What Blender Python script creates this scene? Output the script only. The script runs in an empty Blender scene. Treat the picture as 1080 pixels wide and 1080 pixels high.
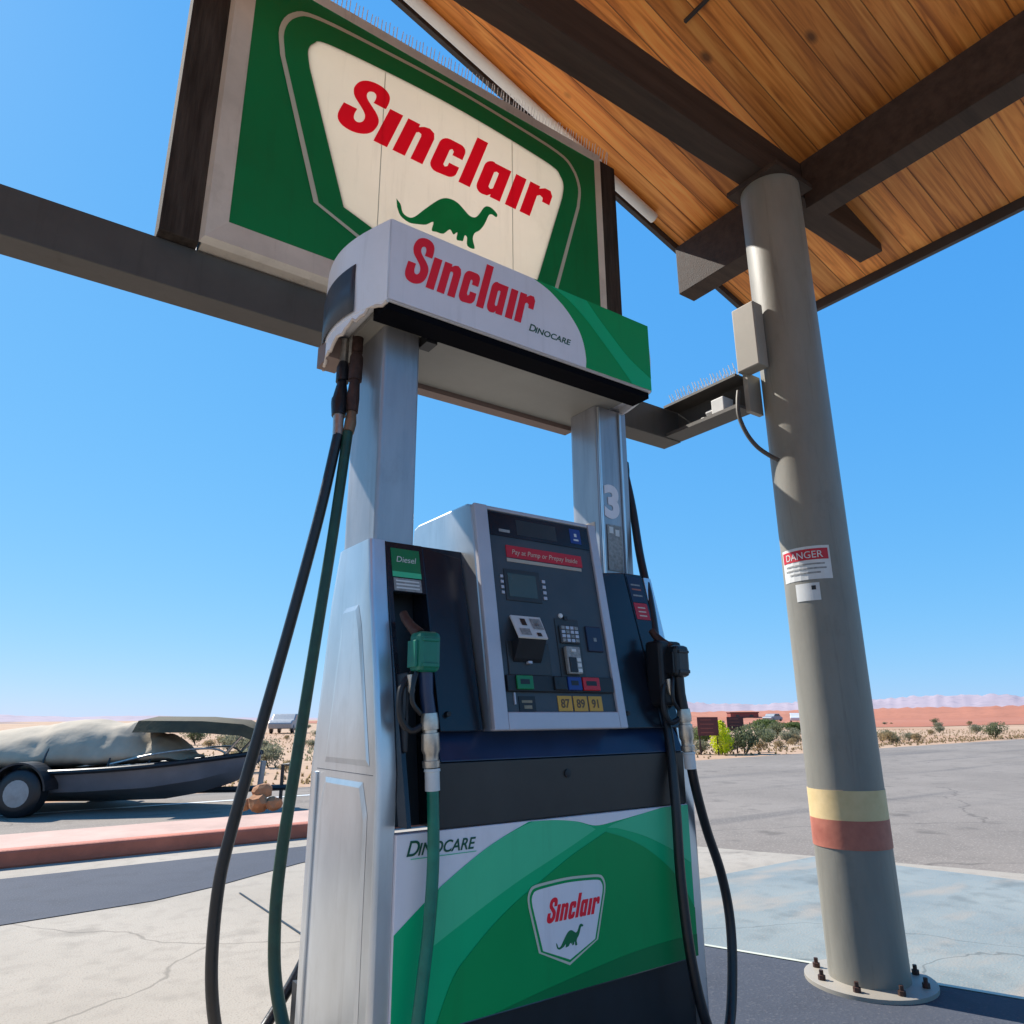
import bpy, bmesh, math, random
from mathutils import Vector, Matrix, Euler
random.seed(7)
R = math.radians
scene = bpy.context.scene
col = scene.collection

# ------------------------------------------------------------------ camera, sky, sun, exposure
# World frame: X runs along the front of the fuel dispenser, Y away behind it, Z up, metres, ground at 0.
cam_d = bpy.data.cameras.new('camera'); cam = bpy.data.objects.new('camera', cam_d); col.objects.link(cam)
cam_d.sensor_width = 36; cam_d.lens = 753/1080*36; cam_d.clip_start = .05; cam_d.clip_end = 20000
pit, yaw, rol = R(16.1), R(35.5), R(0.4)
f = Vector((math.sin(yaw)*math.cos(pit), math.cos(yaw)*math.cos(pit), math.sin(pit)))
r = Vector((math.cos(yaw), -math.sin(yaw), 0)); u = r.cross(f)
r2 = r*math.cos(rol)-u*math.sin(rol); u2 = u*math.cos(rol)+r*math.sin(rol)
M = Matrix((r2, u2, -f)).transposed().to_4x4(); M.translation = Vector((-.752, -1.487, 1.0))
cam.matrix_world = M
scene.camera = cam

SUN_EL = R(44); sd = Vector((-.342*math.cos(SUN_EL), .94*math.cos(SUN_EL), math.sin(SUN_EL)))
world = bpy.data.worlds.new('World'); scene.world = world; world.use_nodes = True
wn = world.node_tree.nodes; wl = world.node_tree.links
sky = wn.new('ShaderNodeTexSky'); sky.sky_type = 'NISHITA'; sky.sun_disc = False
sky.sun_elevation = SUN_EL; sky.sun_rotation = math.atan2(-.342, .94)
sky.altitude = 1300; sky.air_density = 1.0; sky.dust_density = .35; sky.ozone_density = 2.2
# the sky's own gradient, compressed per channel to the deep clear blue of the photograph
sep_ = wn.new('ShaderNodeSeparateColor'); com_ = wn.new('ShaderNodeCombineColor'); wl.new(sky.outputs[0], sep_.inputs[0])
for i, (k_, p_) in enumerate(((1.42, .82), (2.22, .38), (3.36, .12))):
    m1 = wn.new('ShaderNodeMath'); m1.operation = 'MULTIPLY'; m1.inputs[1].default_value = .15; wl.new(sep_.outputs[i], m1.inputs[0])
    m2 = wn.new('ShaderNodeMath'); m2.operation = 'POWER'; m2.inputs[1].default_value = p_; wl.new(m1.outputs[0], m2.inputs[0])
    m3 = wn.new('ShaderNodeMath'); m3.operation = 'MULTIPLY'; m3.inputs[1].default_value = k_; wl.new(m2.outputs[0], m3.inputs[0])
    wl.new(m3.outputs[0], com_.inputs[i])
wl.new(com_.outputs[0], wn['Background'].inputs['Color'])
wn['Background'].inputs['Strength'].default_value = .15
sl = bpy.data.lights.new('sun', 'SUN'); sl.energy = 4.2; sl.angle = R(.53); sl.color = (1, .95, .87)
so = bpy.data.objects.new('sun', sl); col.objects.link(so); so.rotation_euler = sd.to_track_quat('Z', 'Y').to_euler()
scene.view_settings.view_transform = 'Standard'; scene.view_settings.look = 'None'
scene.view_settings.exposure = .98; scene.view_settings.gamma = 1; scene.view_settings.use_curve_mapping = False
scene.cycles.max_bounces = 8

# ------------------------------------------------------------------ materials
def mat(name, c, rough=.6, metal=0., var=.12, scale=6., bump=0., bscale=60., spec=.5, c2=None, coat=0., stretch=None, trans=0., grime=0.):
    m = bpy.data.materials.new(name); m.use_nodes = True
    n, l = m.node_tree.nodes, m.node_tree.links; b = n['Principled BSDF']
    b.inputs['Roughness'].default_value = rough; b.inputs['Metallic'].default_value = metal
    b.inputs['Specular IOR Level'].default_value = spec; b.inputs['Coat Weight'].default_value = coat
    b.inputs['Transmission Weight'].default_value = trans
    tc = n.new('ShaderNodeTexCoord'); src = tc.outputs['Object']
    if stretch:
        mp = n.new('ShaderNodeMapping'); mp.inputs['Scale'].default_value = stretch; l.new(src, mp.inputs[0]); src = mp.outputs[0]
    nz = n.new('ShaderNodeTexNoise'); nz.inputs['Scale'].default_value = scale; nz.inputs['Detail'].default_value = 7
    nz.inputs['Roughness'].default_value = .62; l.new(src, nz.inputs['Vector'])
    cr = n.new('ShaderNodeValToRGB'); cr.color_ramp.elements[0].position = .3; cr.color_ramp.elements[1].position = .7
    ca = tuple(max(0, v*(1-var)) for v in c); cb = c2 if c2 else tuple(min(1, v*(1+var)) for v in c)
    cr.color_ramp.elements[0].color = (*ca, 1); cr.color_ramp.elements[1].color = (*cb, 1)
    l.new(nz.outputs[0], cr.inputs[0]); outc = cr.outputs[0]
    if grime:      # rain streaks and handling marks, part of the surface
        for sc_, lo_, hi_, dk_, k_ in (((13, 13, .9), .54, .74, .45, 1.), ((3.5, 3.5, 2.2), .56, .70, .6, .7)):
            mg = n.new('ShaderNodeMapping'); mg.inputs['Scale'].default_value = sc_; l.new(tc.outputs['Object'], mg.inputs[0])
            ng = n.new('ShaderNodeTexNoise'); ng.inputs['Scale'].default_value = 1.6; ng.inputs['Detail'].default_value = 8; ng.inputs['Roughness'].default_value = .7; l.new(mg.outputs[0], ng.inputs['Vector'])
            rg_ = n.new('ShaderNodeMapRange'); rg_.inputs[1].default_value = lo_; rg_.inputs[2].default_value = hi_; rg_.inputs[4].default_value = grime*k_; l.new(ng.outputs[0], rg_.inputs[0])
            mg2 = n.new('ShaderNodeMix'); mg2.data_type = 'RGBA'; l.new(rg_.outputs[0], mg2.inputs[0]); l.new(outc, mg2.inputs[6]); mg2.inputs[7].default_value = (c[0]*dk_+.01, c[1]*dk_*.94+.008, c[2]*dk_*.86+.005, 1); outc = mg2.outputs[2]
    l.new(outc, b.inputs['Base Color'])
    rr = n.new('ShaderNodeMapRange'); rr.inputs[3].default_value = max(0.02, rough-.08); rr.inputs[4].default_value = min(1, rough+.1)
    l.new(nz.outputs[0], rr.inputs[0]); l.new(rr.outputs[0], b.inputs['Roughness'])
    if bump:
        n2 = n.new('ShaderNodeTexNoise'); n2.inputs['Scale'].default_value = bscale; n2.inputs['Detail'].default_value = 4
        l.new(src, n2.inputs['Vector']); bp = n.new('ShaderNodeBump'); bp.inputs['Strength'].default_value = bump
        bp.inputs['Distance'].default_value = .01; l.new(n2.outputs[0], bp.inputs['Height']); l.new(bp.outputs[0], b.inputs['Normal'])
    return m
MT = {}
MT['steel'] = mat('brushed_steel', (.63, .65, .67), .33, .88, .14, 3, .07, 2.5, stretch=(1.6, 1.6, .7), grime=.3)
MT['steel_post'] = mat('painted_post_steel', (.36, .36, .38), .36, .6, .14, 5, .08, 8, stretch=(3, 3, .5), grime=.5)
MT['bezel'] = mat('bezel_silver', (.47, .46, .50), .45, .25, .06, 9)
MT['navy'] = mat('navy_black_panel', (.005, .007, .013), .24, 0, .25, 3, .03, 40, c2=(.014, .016, .024))
MT['ledge'] = mat('navy_ledge', (.012, .028, .075), .3, 0, .2, 8)
MT['charcoal'] = mat('charcoal_panel', (.016, .014, .014), .4, 0, .2, 2.5, .03, 40, c2=(.038, .034, .031))
MT['face'] = mat('dispenser_face_grey', (.032, .042, .054), .45, 0, .15, 6, .02, 80, c2=(.050, .058, .068))
MT['black'] = mat('matt_black', (.008, .009, .012), .5, 0, .3, 20)
MT['void'] = mat('dull_black_lip', (.004, .004, .006), .9, 0, .2, 10, spec=.05)  # dull black of the lip under the hood front
MT['rubber'] = mat('hose_rubber', (.010, .011, .014), .38, 0, .3, 30, .08, 120)
MT['hosegreen'] = mat('green_hose_rubber', (.006, .045, .028), .4, 0, .3, 30, .08, 120)
MT['hoseteal'] = mat('nozzle_cover_green', (.005, .15, .095), .38, 0, .2, 30)
MT['white'] = mat('printed_white', (.76, .71, .73), .4, 0, .05, 4, grime=.22)
MT['whitecap'] = mat('white_canopy_shell', (.78, .77, .80), .38, 0, .06, 4, grime=.25)
MT['green_dk'] = mat('graphic_dark_green', (.001, .29, .080), .4, 0, .05, 3, spec=.25, grime=.18)
MT['green_md'] = mat('graphic_mid_green', (.001, .42, .165), .38, 0, .05, 3, spec=.3, grime=.18)
MT['green_lt'] = mat('graphic_light_green', (.065, .52, .26), .38, 0, .06, 3, spec=.3, grime=.18)
MT['green_bt'] = mat('graphic_deep_green', (.001, .18, .052), .38, 0, .05, 3, spec=.3)
MT['sign_green'] = mat('sign_face_green', (.001, .20, .058), .5, 0, .07, 2, spec=.22, grime=.3)
MT['sign_cream'] = mat('sign_face_cream', (.80, .71, .60), .45, 0, .05, 2, spec=.3, grime=.22)
MT['sign_line'] = mat('sign_line_cream', (.56, .56, .45), .45, 0, .05, 3)
def translucent(m, f_=.5):
    n, l = m.node_tree.nodes, m.node_tree.links; b = n['Principled BSDF']; src = b.inputs['Base Color'].links[0].from_socket
    t = n.new('ShaderNodeBsdfTranslucent'); l.new(src, t.inputs['Color']); mx = n.new('ShaderNodeMixShader'); mx.inputs[0].default_value = f_
    l.new(b.outputs[0], mx.inputs[1]); l.new(t.outputs[0], mx.inputs[2])
    l.new(mx.outputs[0], [x for x in n if x.type == 'OUTPUT_MATERIAL'][0].inputs['Surface'])
MT['acrylic'] = mat('rear_acrylic', (.88, .84, .78), .4, 0, .03, 2); translucent(MT['acrylic'], .6)
translucent(MT['sign_cream'], .5); MT['sign_face'] = mat('sign_face_clear', (.90, .88, .84), .42, 0, .03, 2); translucent(MT['sign_face'], .6)
MT['sign_red'] = mat('sign_letter_red', (.86, .006, .03), .4, 0, .05, 4); translucent(MT['sign_red'], .6)
MT['sign_dino'] = mat('sign_emblem_green', (.002, .20, .06), .4, 0, .1, 6); translucent(MT['sign_dino'], .5)
MT['sign_frame'] = mat('sign_frame_cream', (.68, .60, .51), .5, .0, .16, 3, .05, 40, grime=.5)
MT['red'] = mat('letter_red', (.86, .006, .026), .4, 0, .05, 4)
MT['dino'] = mat('emblem_green', (.003, .14, .045), .4, 0, .1, 6)
MT['text_dk'] = mat('text_dark_green', (.004, .08, .04), .4, 0, .05, 4)
MT['beam'] = mat('painted_steel_brown', (.075, .067, .058), .55, .1, .16, 5, .06, 40, grime=.5)
MT['beam_wood'] = mat('stained_beam_brown', (.055, .036, .027), .7, 0, .35, 3, .2, 20, stretch=(.5, 6, 6), spec=.25)
MT['post_wood'] = mat('weathered_brown_post', (.058, .045, .038), .95, 0, .45, 6, .3, 30, stretch=(6, 6, .5), spec=.05)
MT['column'] = mat('column_tan_paint', (.215, .20, .165), .5, 0, .14, 3, .08, 14, stretch=(2, 2, .6), grime=.55)
MT['colcap'] = mat('column_box_paint', (.30, .27, .225), .5, 0, .10, 3)
MT['fascia'] = mat('fascia_dark', (.045, .038, .036), .6, 0, .2, 5)
MT['tube'] = mat('white_tube_cover', (.80, .76, .70), .35, 0, .04, 3)
MT['grey_slate'] = mat('slate_grey_plastic', (.040, .048, .062), .45, 0, .1, 8)
MT['ceil'] = mat('hood_underside', (.25, .235, .205), .55, 0, .12, 3)
MT['ceil_rim'] = mat('hood_rear_lip', (.20, .135, .11), .6, 0, .15, 4)
MT['torn'] = mat('torn_edge', (.62, .52, .44), .7, 0, .15, 30)
MT['rust'] = mat('rusty_fitting', (.065, .032, .024), .6, .4, .45, 30, .3, 60)
MT['brass'] = mat('worn_brass', (.28, .19, .12), .45, .6, .3, 30)
MT['chrome'] = mat('worn_chrome', (.50, .47, .42), .33, .8, .3, 30)
MT['lcd'] = mat('lcd_glass', (.055, .075, .065), .25, 0, .1, 6)
MT['sticker'] = mat('sticker_white', (.62, .62, .60), .5, 0, .1, 12)
MT['stickg'] = mat('sticker_grey', (.26, .26, .25), .5, 0, .35, 90)
MT['banner'] = mat('banner_red', (.50, .006, .018), .45, 0, .06, 10)
MT['blue'] = mat('sticker_blue', (.008, .035, .20), .4, 0, .1, 10)
MT['navyblue'] = mat('reader_navy', (.007, .011, .040), .4, 0, .1, 10)
MT['amber'] = mat('grade_amber', (.58, .30, .035), .5, 0, .1, 12)
MT['amber_dk'] = mat('grade_ink', (.10, .055, .02), .5, 0, .1, 12)
MT['tick_gr'] = mat('diesel_green', (.004, .17, .055), .4, 0, .08, 12)
MT['spike'] = mat('clear_spike', (.78, .78, .76), .3, 0, .1, 12)
MT['bandy'] = mat('band_yellow', (.62, .45, .20), .6, 0, .12, 7, .1, 30, c2=(.70, .52, .27))
MT['bandr'] = mat('band_red', (.42, .11, .07), .6, 0, .3, 7, .1, 30, c2=(.50, .17, .11))
MT['signbrown'] = mat('sign_brown', (.115, .020, .016), .5, 0, .08, 6)
MT['signyellow'] = mat('sign_lime_yellow', (.52, .60, .0), .5, 0, .05, 6)
MT['galv'] = mat('galvanised', (.30, .31, .32), .45, .6, .15, 12)
MT['kerbred'] = mat('kerb_red', (.42, .125, .075), .75, 0, .25, 3, .3, 60)
MT['kerbtop'] = mat('kerb_top_pink', (.46, .30, .24), .85, 0, .2, 2, .3, 60)
MT['bark'] = mat('bark', (.10, .07, .05), .9, 0, .3, 12, .4, 40)
MT['leaf1'] = mat('leaf_olive', (.155, .170, .085), .8, 0, .45, 5)
MT['leaf2'] = mat('leaf_sage', (.24, .235, .15), .85, 0, .35, 5)
MT['leaf3'] = mat('leaf_dry', (.34, .25, .13), .85, 0, .35, 5)
MT['leaf4'] = mat('leaf_green', (.125, .165, .050), .8, 0, .4, 5)
MT['leafy'] = mat('leaf_lime', (.62, .66, .012), .7, 0, .25, 9)
for k in ('leaf1', 'leaf2', 'leaf3', 'leaf4', 'leafy'): translucent(MT[k], .45)
MT['hull'] = mat('hull_grey', (.17, .175, .20), .35, .2, .15, 3)
MT['hull2'] = mat('hull_light', (.40, .38, .35), .4, .1, .1, 3)
MT['tarp'] = mat('tan_cover', (.40, .33, .24), .85, 0, .15, 4, .4, 15)
MT['tarp2'] = mat('olive_cover', (.075, .058, .028), .85, 0, .3, 6, .5, 15)
MT['carw'] = mat('car_white', (.62, .60, .57), .3, 0, .05, 3, coat=.5)
MT['glassd'] = mat('dark_glass', (.02, .022, .025), .1, 0, .1, 3)
MT['rock'] = mat('orange_sandstone', (.36, .16, .07), .9, 0, .3, 6, .6, 20)
MT['adobe'] = mat('red_adobe', (.26, .07, .05), .85, 0, .15, 3)

def mix_ground(name, base, alt, speck, scales=(.6, 9, 120), rough=.85, bump=.25, streak=None, cracks=0):
    m = bpy.data.materials.new(name); m.use_nodes = True
    n, l = m.node_tree.nodes, m.node_tree.links; b = n['Principled BSDF']; b.inputs['Roughness'].default_value = rough
    b.inputs['Specular IOR Level'].default_value = .25
    tc = n.new('ShaderNodeTexCoord'); cur = None
    def noise(sc, st=None, det=6):
        v = tc.outputs['Object']
        if st:
            mp = n.new('ShaderNodeMapping'); mp.inputs['Scale'].default_value = st; l.new(v, mp.inputs[0]); v = mp.outputs[0]
        z = n.new('ShaderNodeTexNoise'); z.inputs['Scale'].default_value = sc; z.inputs['Detail'].default_value = det; l.new(v, z.inputs['Vector']); return z
    def mixc(a, bb, fac):
        mx = n.new('ShaderNodeMix'); mx.data_type = 'RGBA'
        for s, v in ((6, a), (7, bb)):
            if isinstance(v, tuple): mx.inputs[s].default_value = (*v, 1)
            else: l.new(v, mx.inputs[s])
        l.new(fac, mx.inputs[0]); return mx.outputs[2]
    def ramp(src, lo, hi):
        c = n.new('ShaderNodeMapRange'); c.inputs[1].default_value = lo; c.inputs[2].default_value = hi; l.new(src, c.inputs[0]); return c.outputs[0]
    c = mixc(base, alt, ramp(noise(scales[0]).outputs[0], .38, .62))
    c = mixc(c, tuple((x+y)/2*.82 for x, y in zip(base, alt)), ramp(noise(scales[1], None, 9).outputs[0], .5, .75))
    if streak: c = mixc(c, streak[0], ramp(noise(1.0, streak[1]).outputs[0], .54, .68))
    fine = noise(scales[2], None, 3)
    c = mixc(c, speck, ramp(fine.outputs[0], .55, .72))
    if cracks:
        nd = noise(1.5, None, 4); ad = n.new('ShaderNodeVectorMath'); ad.operation = 'MULTIPLY_ADD'; l.new(nd.outputs[1], ad.inputs[0]); ad.inputs[1].default_value = (.5, .5, .5); l.new(tc.outputs['Object'], ad.inputs[2])
        vo = n.new('ShaderNodeTexVoronoi'); vo.feature = 'DISTANCE_TO_EDGE'; vo.inputs['Scale'].default_value = cracks; l.new(ad.outputs[0], vo.inputs['Vector'])
        mr = n.new('ShaderNodeMapRange'); mr.inputs[1].default_value = .0008; mr.inputs[2].default_value = .003; mr.inputs[3].default_value = .5; mr.inputs[4].default_value = 0; l.new(vo.outputs[0], mr.inputs[0])
        c = mixc(c, tuple(x*.35 for x in base), mr.outputs[0])
        st = n.new('ShaderNodeMath'); st.operation = 'MULTIPLY'; st.inputs[1].default_value = .55; l.new(ramp(noise(2.3, None, 8).outputs[0], .60, .72), st.inputs[0])
        c = mixc(c, tuple(x*.45 for x in base), st.outputs[0])
    l.new(c, b.inputs['Base Color'])
    bp = n.new('ShaderNodeBump'); bp.inputs['Strength'].default_value = bump; bp.inputs['Distance'].default_value = .01
    l.new(fine.outputs[0], bp.inputs['Height']); l.new(bp.outputs[0], b.inputs['Normal'])
    return m
MT['concrete'] = mix_ground('concrete', (.325, .285, .235), (.375, .33, .275), (.26, .225, .185), cracks=.28)
MT['pad'] = mix_ground('worn_blue_paint', (.185, .225, .235), (.245, .275, .27), (.29, .265, .235), (1.3, 7, 90), streak=((.30, .275, .24), (1.2, 3.2, 1)), cracks=.5)
MT['asphalt'] = mix_ground('sun_bleached_asphalt', (.195, .165, .138), (.235, .20, .168), (.33, .285, .245), (.35, 3, 60), streak=((.14, .122, .107), (.12, 1.6, 1)), cracks=.22)
MT['groundshade'] = mix_ground('painted_ground_shade', (.052, .060, .080), (.066, .073, .092), (.09, .095, .11), (.6, 5, 90))  # blue-grey shadow tone put into the ground colour
MT['desert'] = mix_ground('desert_soil', (.40, .235, .145), (.46, .32, .215), (.30, .21, .12), (.05, .6, 4), .95, .5)
MT['mesa'] = mix_ground('red_mesa_rock', (.37, .135, .078), (.42, .17, .105), (.30, .115, .07), (.01, .08, .5), .95, .5, streak=((.30, .13, .10), (.004, .004, .35)))
MT['mount'] = mix_ground('far_mountain_rock', (.33, .27, .30), (.38, .31, .34), (.27, .23, .27), (.001, .004, .02), .95, .2)
MT['hill'] = mix_ground('near_hill_rock', (.25, .18, .16), (.31, .22, .19), (.20, .16, .14), (.004, .02, .1), .95, .2)

def wood_mat():
    m = bpy.data.materials.new('cedar_plank_soffit'); m.use_nodes = True
    n, l = m.node_tree.nodes, m.node_tree.links; b = n['Principled BSDF']; b.inputs['Roughness'].default_value = .5
    tc = n.new('ShaderNodeTexCoord'); sep = n.new('ShaderNodeSeparateXYZ'); l.new(tc.outputs['Object'], sep.inputs[0])
    def math_(op, a, v=None, w=None):
        k = n.new('ShaderNodeMath'); k.operation = op
        for i, q in enumerate((a, v, w)):
            if q is None: continue
            if isinstance(q, (int, float)): k.inputs[i].default_value = q
            else: l.new(q, k.inputs[i])
        return k.outputs[0]
    PW = .135
    fy = math_('DIVIDE', sep.outputs['Y'], PW); idx = math_('FLOOR', fy); fr = math_('FRACT', fy)
    wn_ = n.new('ShaderNodeTexWhiteNoise'); wn_.noise_dimensions = '1D'; l.new(idx, wn_.inputs['W'])
    # grain
    cmb = n.new('ShaderNodeCombineXYZ'); l.new(math_('MULTIPLY', sep.outputs['X'], .9), cmb.inputs[0])
    l.new(math_('MULTIPLY', sep.outputs['Y'], 16), cmb.inputs[1]); l.new(math_('MULTIPLY', wn_.outputs[0], 37), cmb.inputs[2])
    g = n.new('ShaderNodeTexNoise'); g.inputs['Scale'].default_value = 1.6; g.inputs['Detail'].default_value = 9; g.inputs['Distortion'].default_value = 1.4; l.new(cmb.outputs[0], g.inputs['Vector'])
    cr = n.new('ShaderNodeValToRGB'); e = cr.color_ramp.elements
    e[0].position = .30; e[0].color = (.40, .115, .022, 1); e[1].position = .72; e[1].color = (.92, .40, .095, 1)
    k = cr.color_ramp.elements.new(.5); k.color = (.74, .255, .048, 1)
    l.new(g.outputs[0], cr.inputs[0])
    hv = n.new('ShaderNodeHueSaturation'); l.new(cr.outputs[0], hv.inputs['Color'])
    l.new(math_('MULTIPLY_ADD', wn_.outputs[0], .55, .80), hv.inputs['Value'])
    # knots
    vo = n.new('ShaderNodeTexVoronoi'); vo.feature = 'F1'; vo.inputs['Scale'].default_value = 2.6
    c3 = n.new('ShaderNodeCombineXYZ'); l.new(sep.outputs['X'], c3.inputs[0]); l.new(math_('MULTIPLY', sep.outputs['Y'], 1.7), c3.inputs[1])
    l.new(c3.outputs[0], vo.inputs['Vector'])
    kn = n.new('ShaderNodeMapRange'); kn.inputs[1].default_value = .05; kn.inputs[2].default_value = .13; kn.inputs[3].default_value = .22; kn.inputs[4].default_value = 1
    l.new(vo.outputs[0], kn.inputs[0])
    # groove
    gr = math_('ABSOLUTE', math_('SUBTRACT', fr, .5)); gm = n.new('ShaderNodeMapRange')
    gm.inputs[1].default_value = .475; gm.inputs[2].default_value = .495; gm.inputs[3].default_value = 1; gm.inputs[4].default_value = .22; l.new(gr, gm.inputs[0])
    fac = math_('MULTIPLY', gm.outputs[0], kn.outputs[0])
    mx = n.new('ShaderNodeMix'); mx.data_type = 'RGBA'; mx.inputs[6].default_value = (.045, .016, .006, 1); l.new(hv.outputs[0], mx.inputs[7]); l.new(fac, mx.inputs[0])
    l.new(mx.outputs[2], b.inputs['Base Color'])
    bp = n.new('ShaderNodeBump'); bp.inputs['Strength'].default_value = .6; bp.inputs['Distance'].default_value = .01; l.new(gm.outputs[0], bp.inputs['Height']); l.new(bp.outputs[0], b.inputs['Normal'])
    return m
MT['wood'] = wood_mat()

# ------------------------------------------------------------------ helpers
def link(name, bm, m, parent=None, smooth=False, bevel=0., kind=None):
    me = bpy.data.meshes.new(name)
    bmesh.ops.recalc_face_normals(bm, faces=bm.faces); bm.to_mesh(me); bm.free()
    me.materials.append(MT[m])
    o = bpy.data.objects.new(name, me); col.objects.link(o)
    if smooth:
        me.shade_smooth()
        me.set_sharp_from_angle(angle=R(38))
        if smooth == 2: w_n = o.modifiers.new('weighted', 'WEIGHTED_NORMAL'); w_n.keep_sharp = True
    if bevel:
        b = o.modifiers.new('bevel', 'BEVEL'); b.width = bevel; b.segments = 2; b.limit_method = 'ANGLE'
    if parent is not None: o.parent = parent
    if kind: o['kind'] = kind
    return o
def tag(o, label=None, cat=None, group=None, kind=None):
    if label: o['label'] = label
    if cat: o['category'] = cat
    if group: o['group'] = group
    if kind: o['kind'] = kind
    return o
def thing(name, label, cat, loc=(0, 0, 0), rz=0, group=None):
    o = bpy.data.objects.new(name, None); col.objects.link(o); o.location = loc; o.rotation_euler = (0, 0, rz)
    o.empty_display_size = .1
    return tag(o, label, cat, group)
def box(bm, x0, x1, y0, y1, z0, z1):
    v = [bm.verts.new((x, y, z)) for x in (x0, x1) for y in (y0, y1) for z in (z0, z1)]
    for q in ((0, 1, 3, 2), (4, 6, 7, 5), (0, 4, 5, 1), (2, 3, 7, 6), (0, 2, 6, 4), (1, 5, 7, 3)): bm.faces.new([v[i] for i in q])
    return v
def bx(name, m, parent, x0, x1, y0, y1, z0, z1, bevel=0., **k):
    bm = bmesh.new(); box(bm, x0, x1, y0, y1, z0, z1); return link(name, bm, m, parent, bevel=bevel, **k)
def loft(bm, rings, cap=True):
    vs = [[bm.verts.new(p) for p in rg] for rg in rings]; n = len(rings[0])
    for a, b in zip(vs, vs[1:]):
        for i in range(n): bm.faces.new((a[i], a[(i+1) % n], b[(i+1) % n], b[i]))
    if cap: bm.faces.new(vs[0][::-1]); bm.faces.new(vs[-1])
def catmull(pts, n=8):
    P = [Vector(p) for p in pts]; P = [P[0]*2-P[1]]+P+[P[-1]*2-P[-2]]; out = []
    for i in range(1, len(P)-2):
        for k in range(n):
            t = k/n; a, b, c, d = P[i-1:i+3]
            out.append(.5*((2*b)+(c-a)*t+(2*a-5*b+4*c-d)*t*t+(3*b-a-3*c+d)*t**3))
    out.append(P[-2]); return out
def tube(bm, pts, rad, seg=12, cap=True):
    pts = [Vector(p) for p in pts]; n = len(pts); rads = rad if isinstance(rad, (list, tuple)) else [rad]*n
    rings = []; ref = None
    for i, p in enumerate(pts):
        t = (pts[min(i+1, n-1)]-pts[max(i-1, 0)]).normalized()
        if ref is None: ref = t.orthogonal().normalized()
        ref = (ref-t*ref.dot(t)).normalized(); b = t.cross(ref)
        rings.append([p+(ref*math.cos(2*math.pi*k/seg)+b*math.sin(2*math.pi*k/seg))*rads[i] for k in range(seg)])
    loft(bm, rings, cap)
def tb(name, m, parent, pts, rad, seg=12, curve=0, **k):
    bm = bmesh.new(); tube(bm, catmull(pts, curve) if curve else pts, rad, seg); return link(name, bm, m, parent, smooth=True, **k)
def lathe_rings(c, axis, prof, seg=16):   # prof list of (dist, radius)
    c = Vector(c); a = Vector(axis).normalized(); r_ = a.orthogonal().normalized(); b = a.cross(r_)
    return [[c+a*d+(r_*math.cos(2*math.pi*k/seg)+b*math.sin(2*math.pi*k/seg))*rd for k in range(seg)] for d, rd in prof]
def lathe(name, m, parent, c, axis, prof, seg=18, **k):
    bm = bmesh.new(); loft(bm, lathe_rings(c, axis, prof, seg)); return link(name, bm, m, parent, smooth=True, **k)
def rrect(x0, x1, y0, y1, rads, seg=6):     # rounded rectangle, rads for corners (x0y0, x1y0, x1y1, x0y1)
    out = []
    for (cx, cy, sx, sy, a0, rd) in ((x0, y0, 1, 1, 180, rads[0]), (x1, y0, -1, 1, 270, rads[1]), (x1, y1, -1, -1, 0, rads[2]), (x0, y1, 1, -1, 90, rads[3])):
        for k in range(seg+1):
            a = R(a0+90*k/seg); out.append((cx+sx*rd+rd*math.cos(a), cy+sy*rd+rd*math.sin(a)))
    return out
# flat printed shapes: loops in (a, b) mapped by fn to 3-D, thickness th towards the viewer
def flat_bm(loops, th):
    cu = bpy.data.curves.new('tmp', 'CURVE'); cu.dimensions = '2D'; cu.fill_mode = 'BOTH'; cu.extrude = th/2
    for lp in loops:
        s = cu.splines.new('POLY'); s.points.add(len(lp)-1)
        for i, (a, b) in enumerate(lp): s.points[i].co = (a, b, 0, 1)
        s.use_cyclic_u = True
    return curve_bm(cu)
def curve_bm(cu):
    o = bpy.data.objects.new('tmp', cu); col.objects.link(o)
    bpy.context.view_layer.update()
    me = bpy.data.meshes.new_from_object(o.evaluated_get(bpy.context.evaluated_depsgraph_get()))
    bm = bmesh.new(); bm.from_mesh(me); bpy.data.objects.remove(o); bpy.data.meshes.remove(me); bpy.data.curves.remove(cu)
    return bm
def put(bm, fn, name, m, parent, **k):
    for v in bm.verts: v.co = fn(v.co.x, v.co.y, v.co.z)
    return link(name, bm, m, parent, **k)
def text_bm(s, size, th=.0006, shear=0., align='CENTER', bold=0., sx=1.):
    cu = bpy.data.curves.new('tmp', 'FONT'); cu.body = s; cu.size = size; cu.extrude = th/2; cu.shear = shear; cu.align_x = align; cu.offset = bold
    bm = curve_bm(cu)
    for v in bm.verts: v.co.x *= sx
    return bm
def wallfn(y, ox=0, oz=0):      # plane facing -Y
    return lambda a, b, c: Vector((ox+a, y-c, oz+b))
def arc(cx, cy, r_, a0, a1, n=8, ry=None):
    ry = ry or r_
    return [(cx+r_*math.cos(R(a0+(a1-a0)*k/n)), cy+ry*math.sin(R(a0+(a1-a0)*k/n))) for k in range(n+1)]
def smooth2(pts, n=6):
    return [(p.x, p.y) for p in catmull([(a, b, 0) for a, b in pts], n)]

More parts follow.
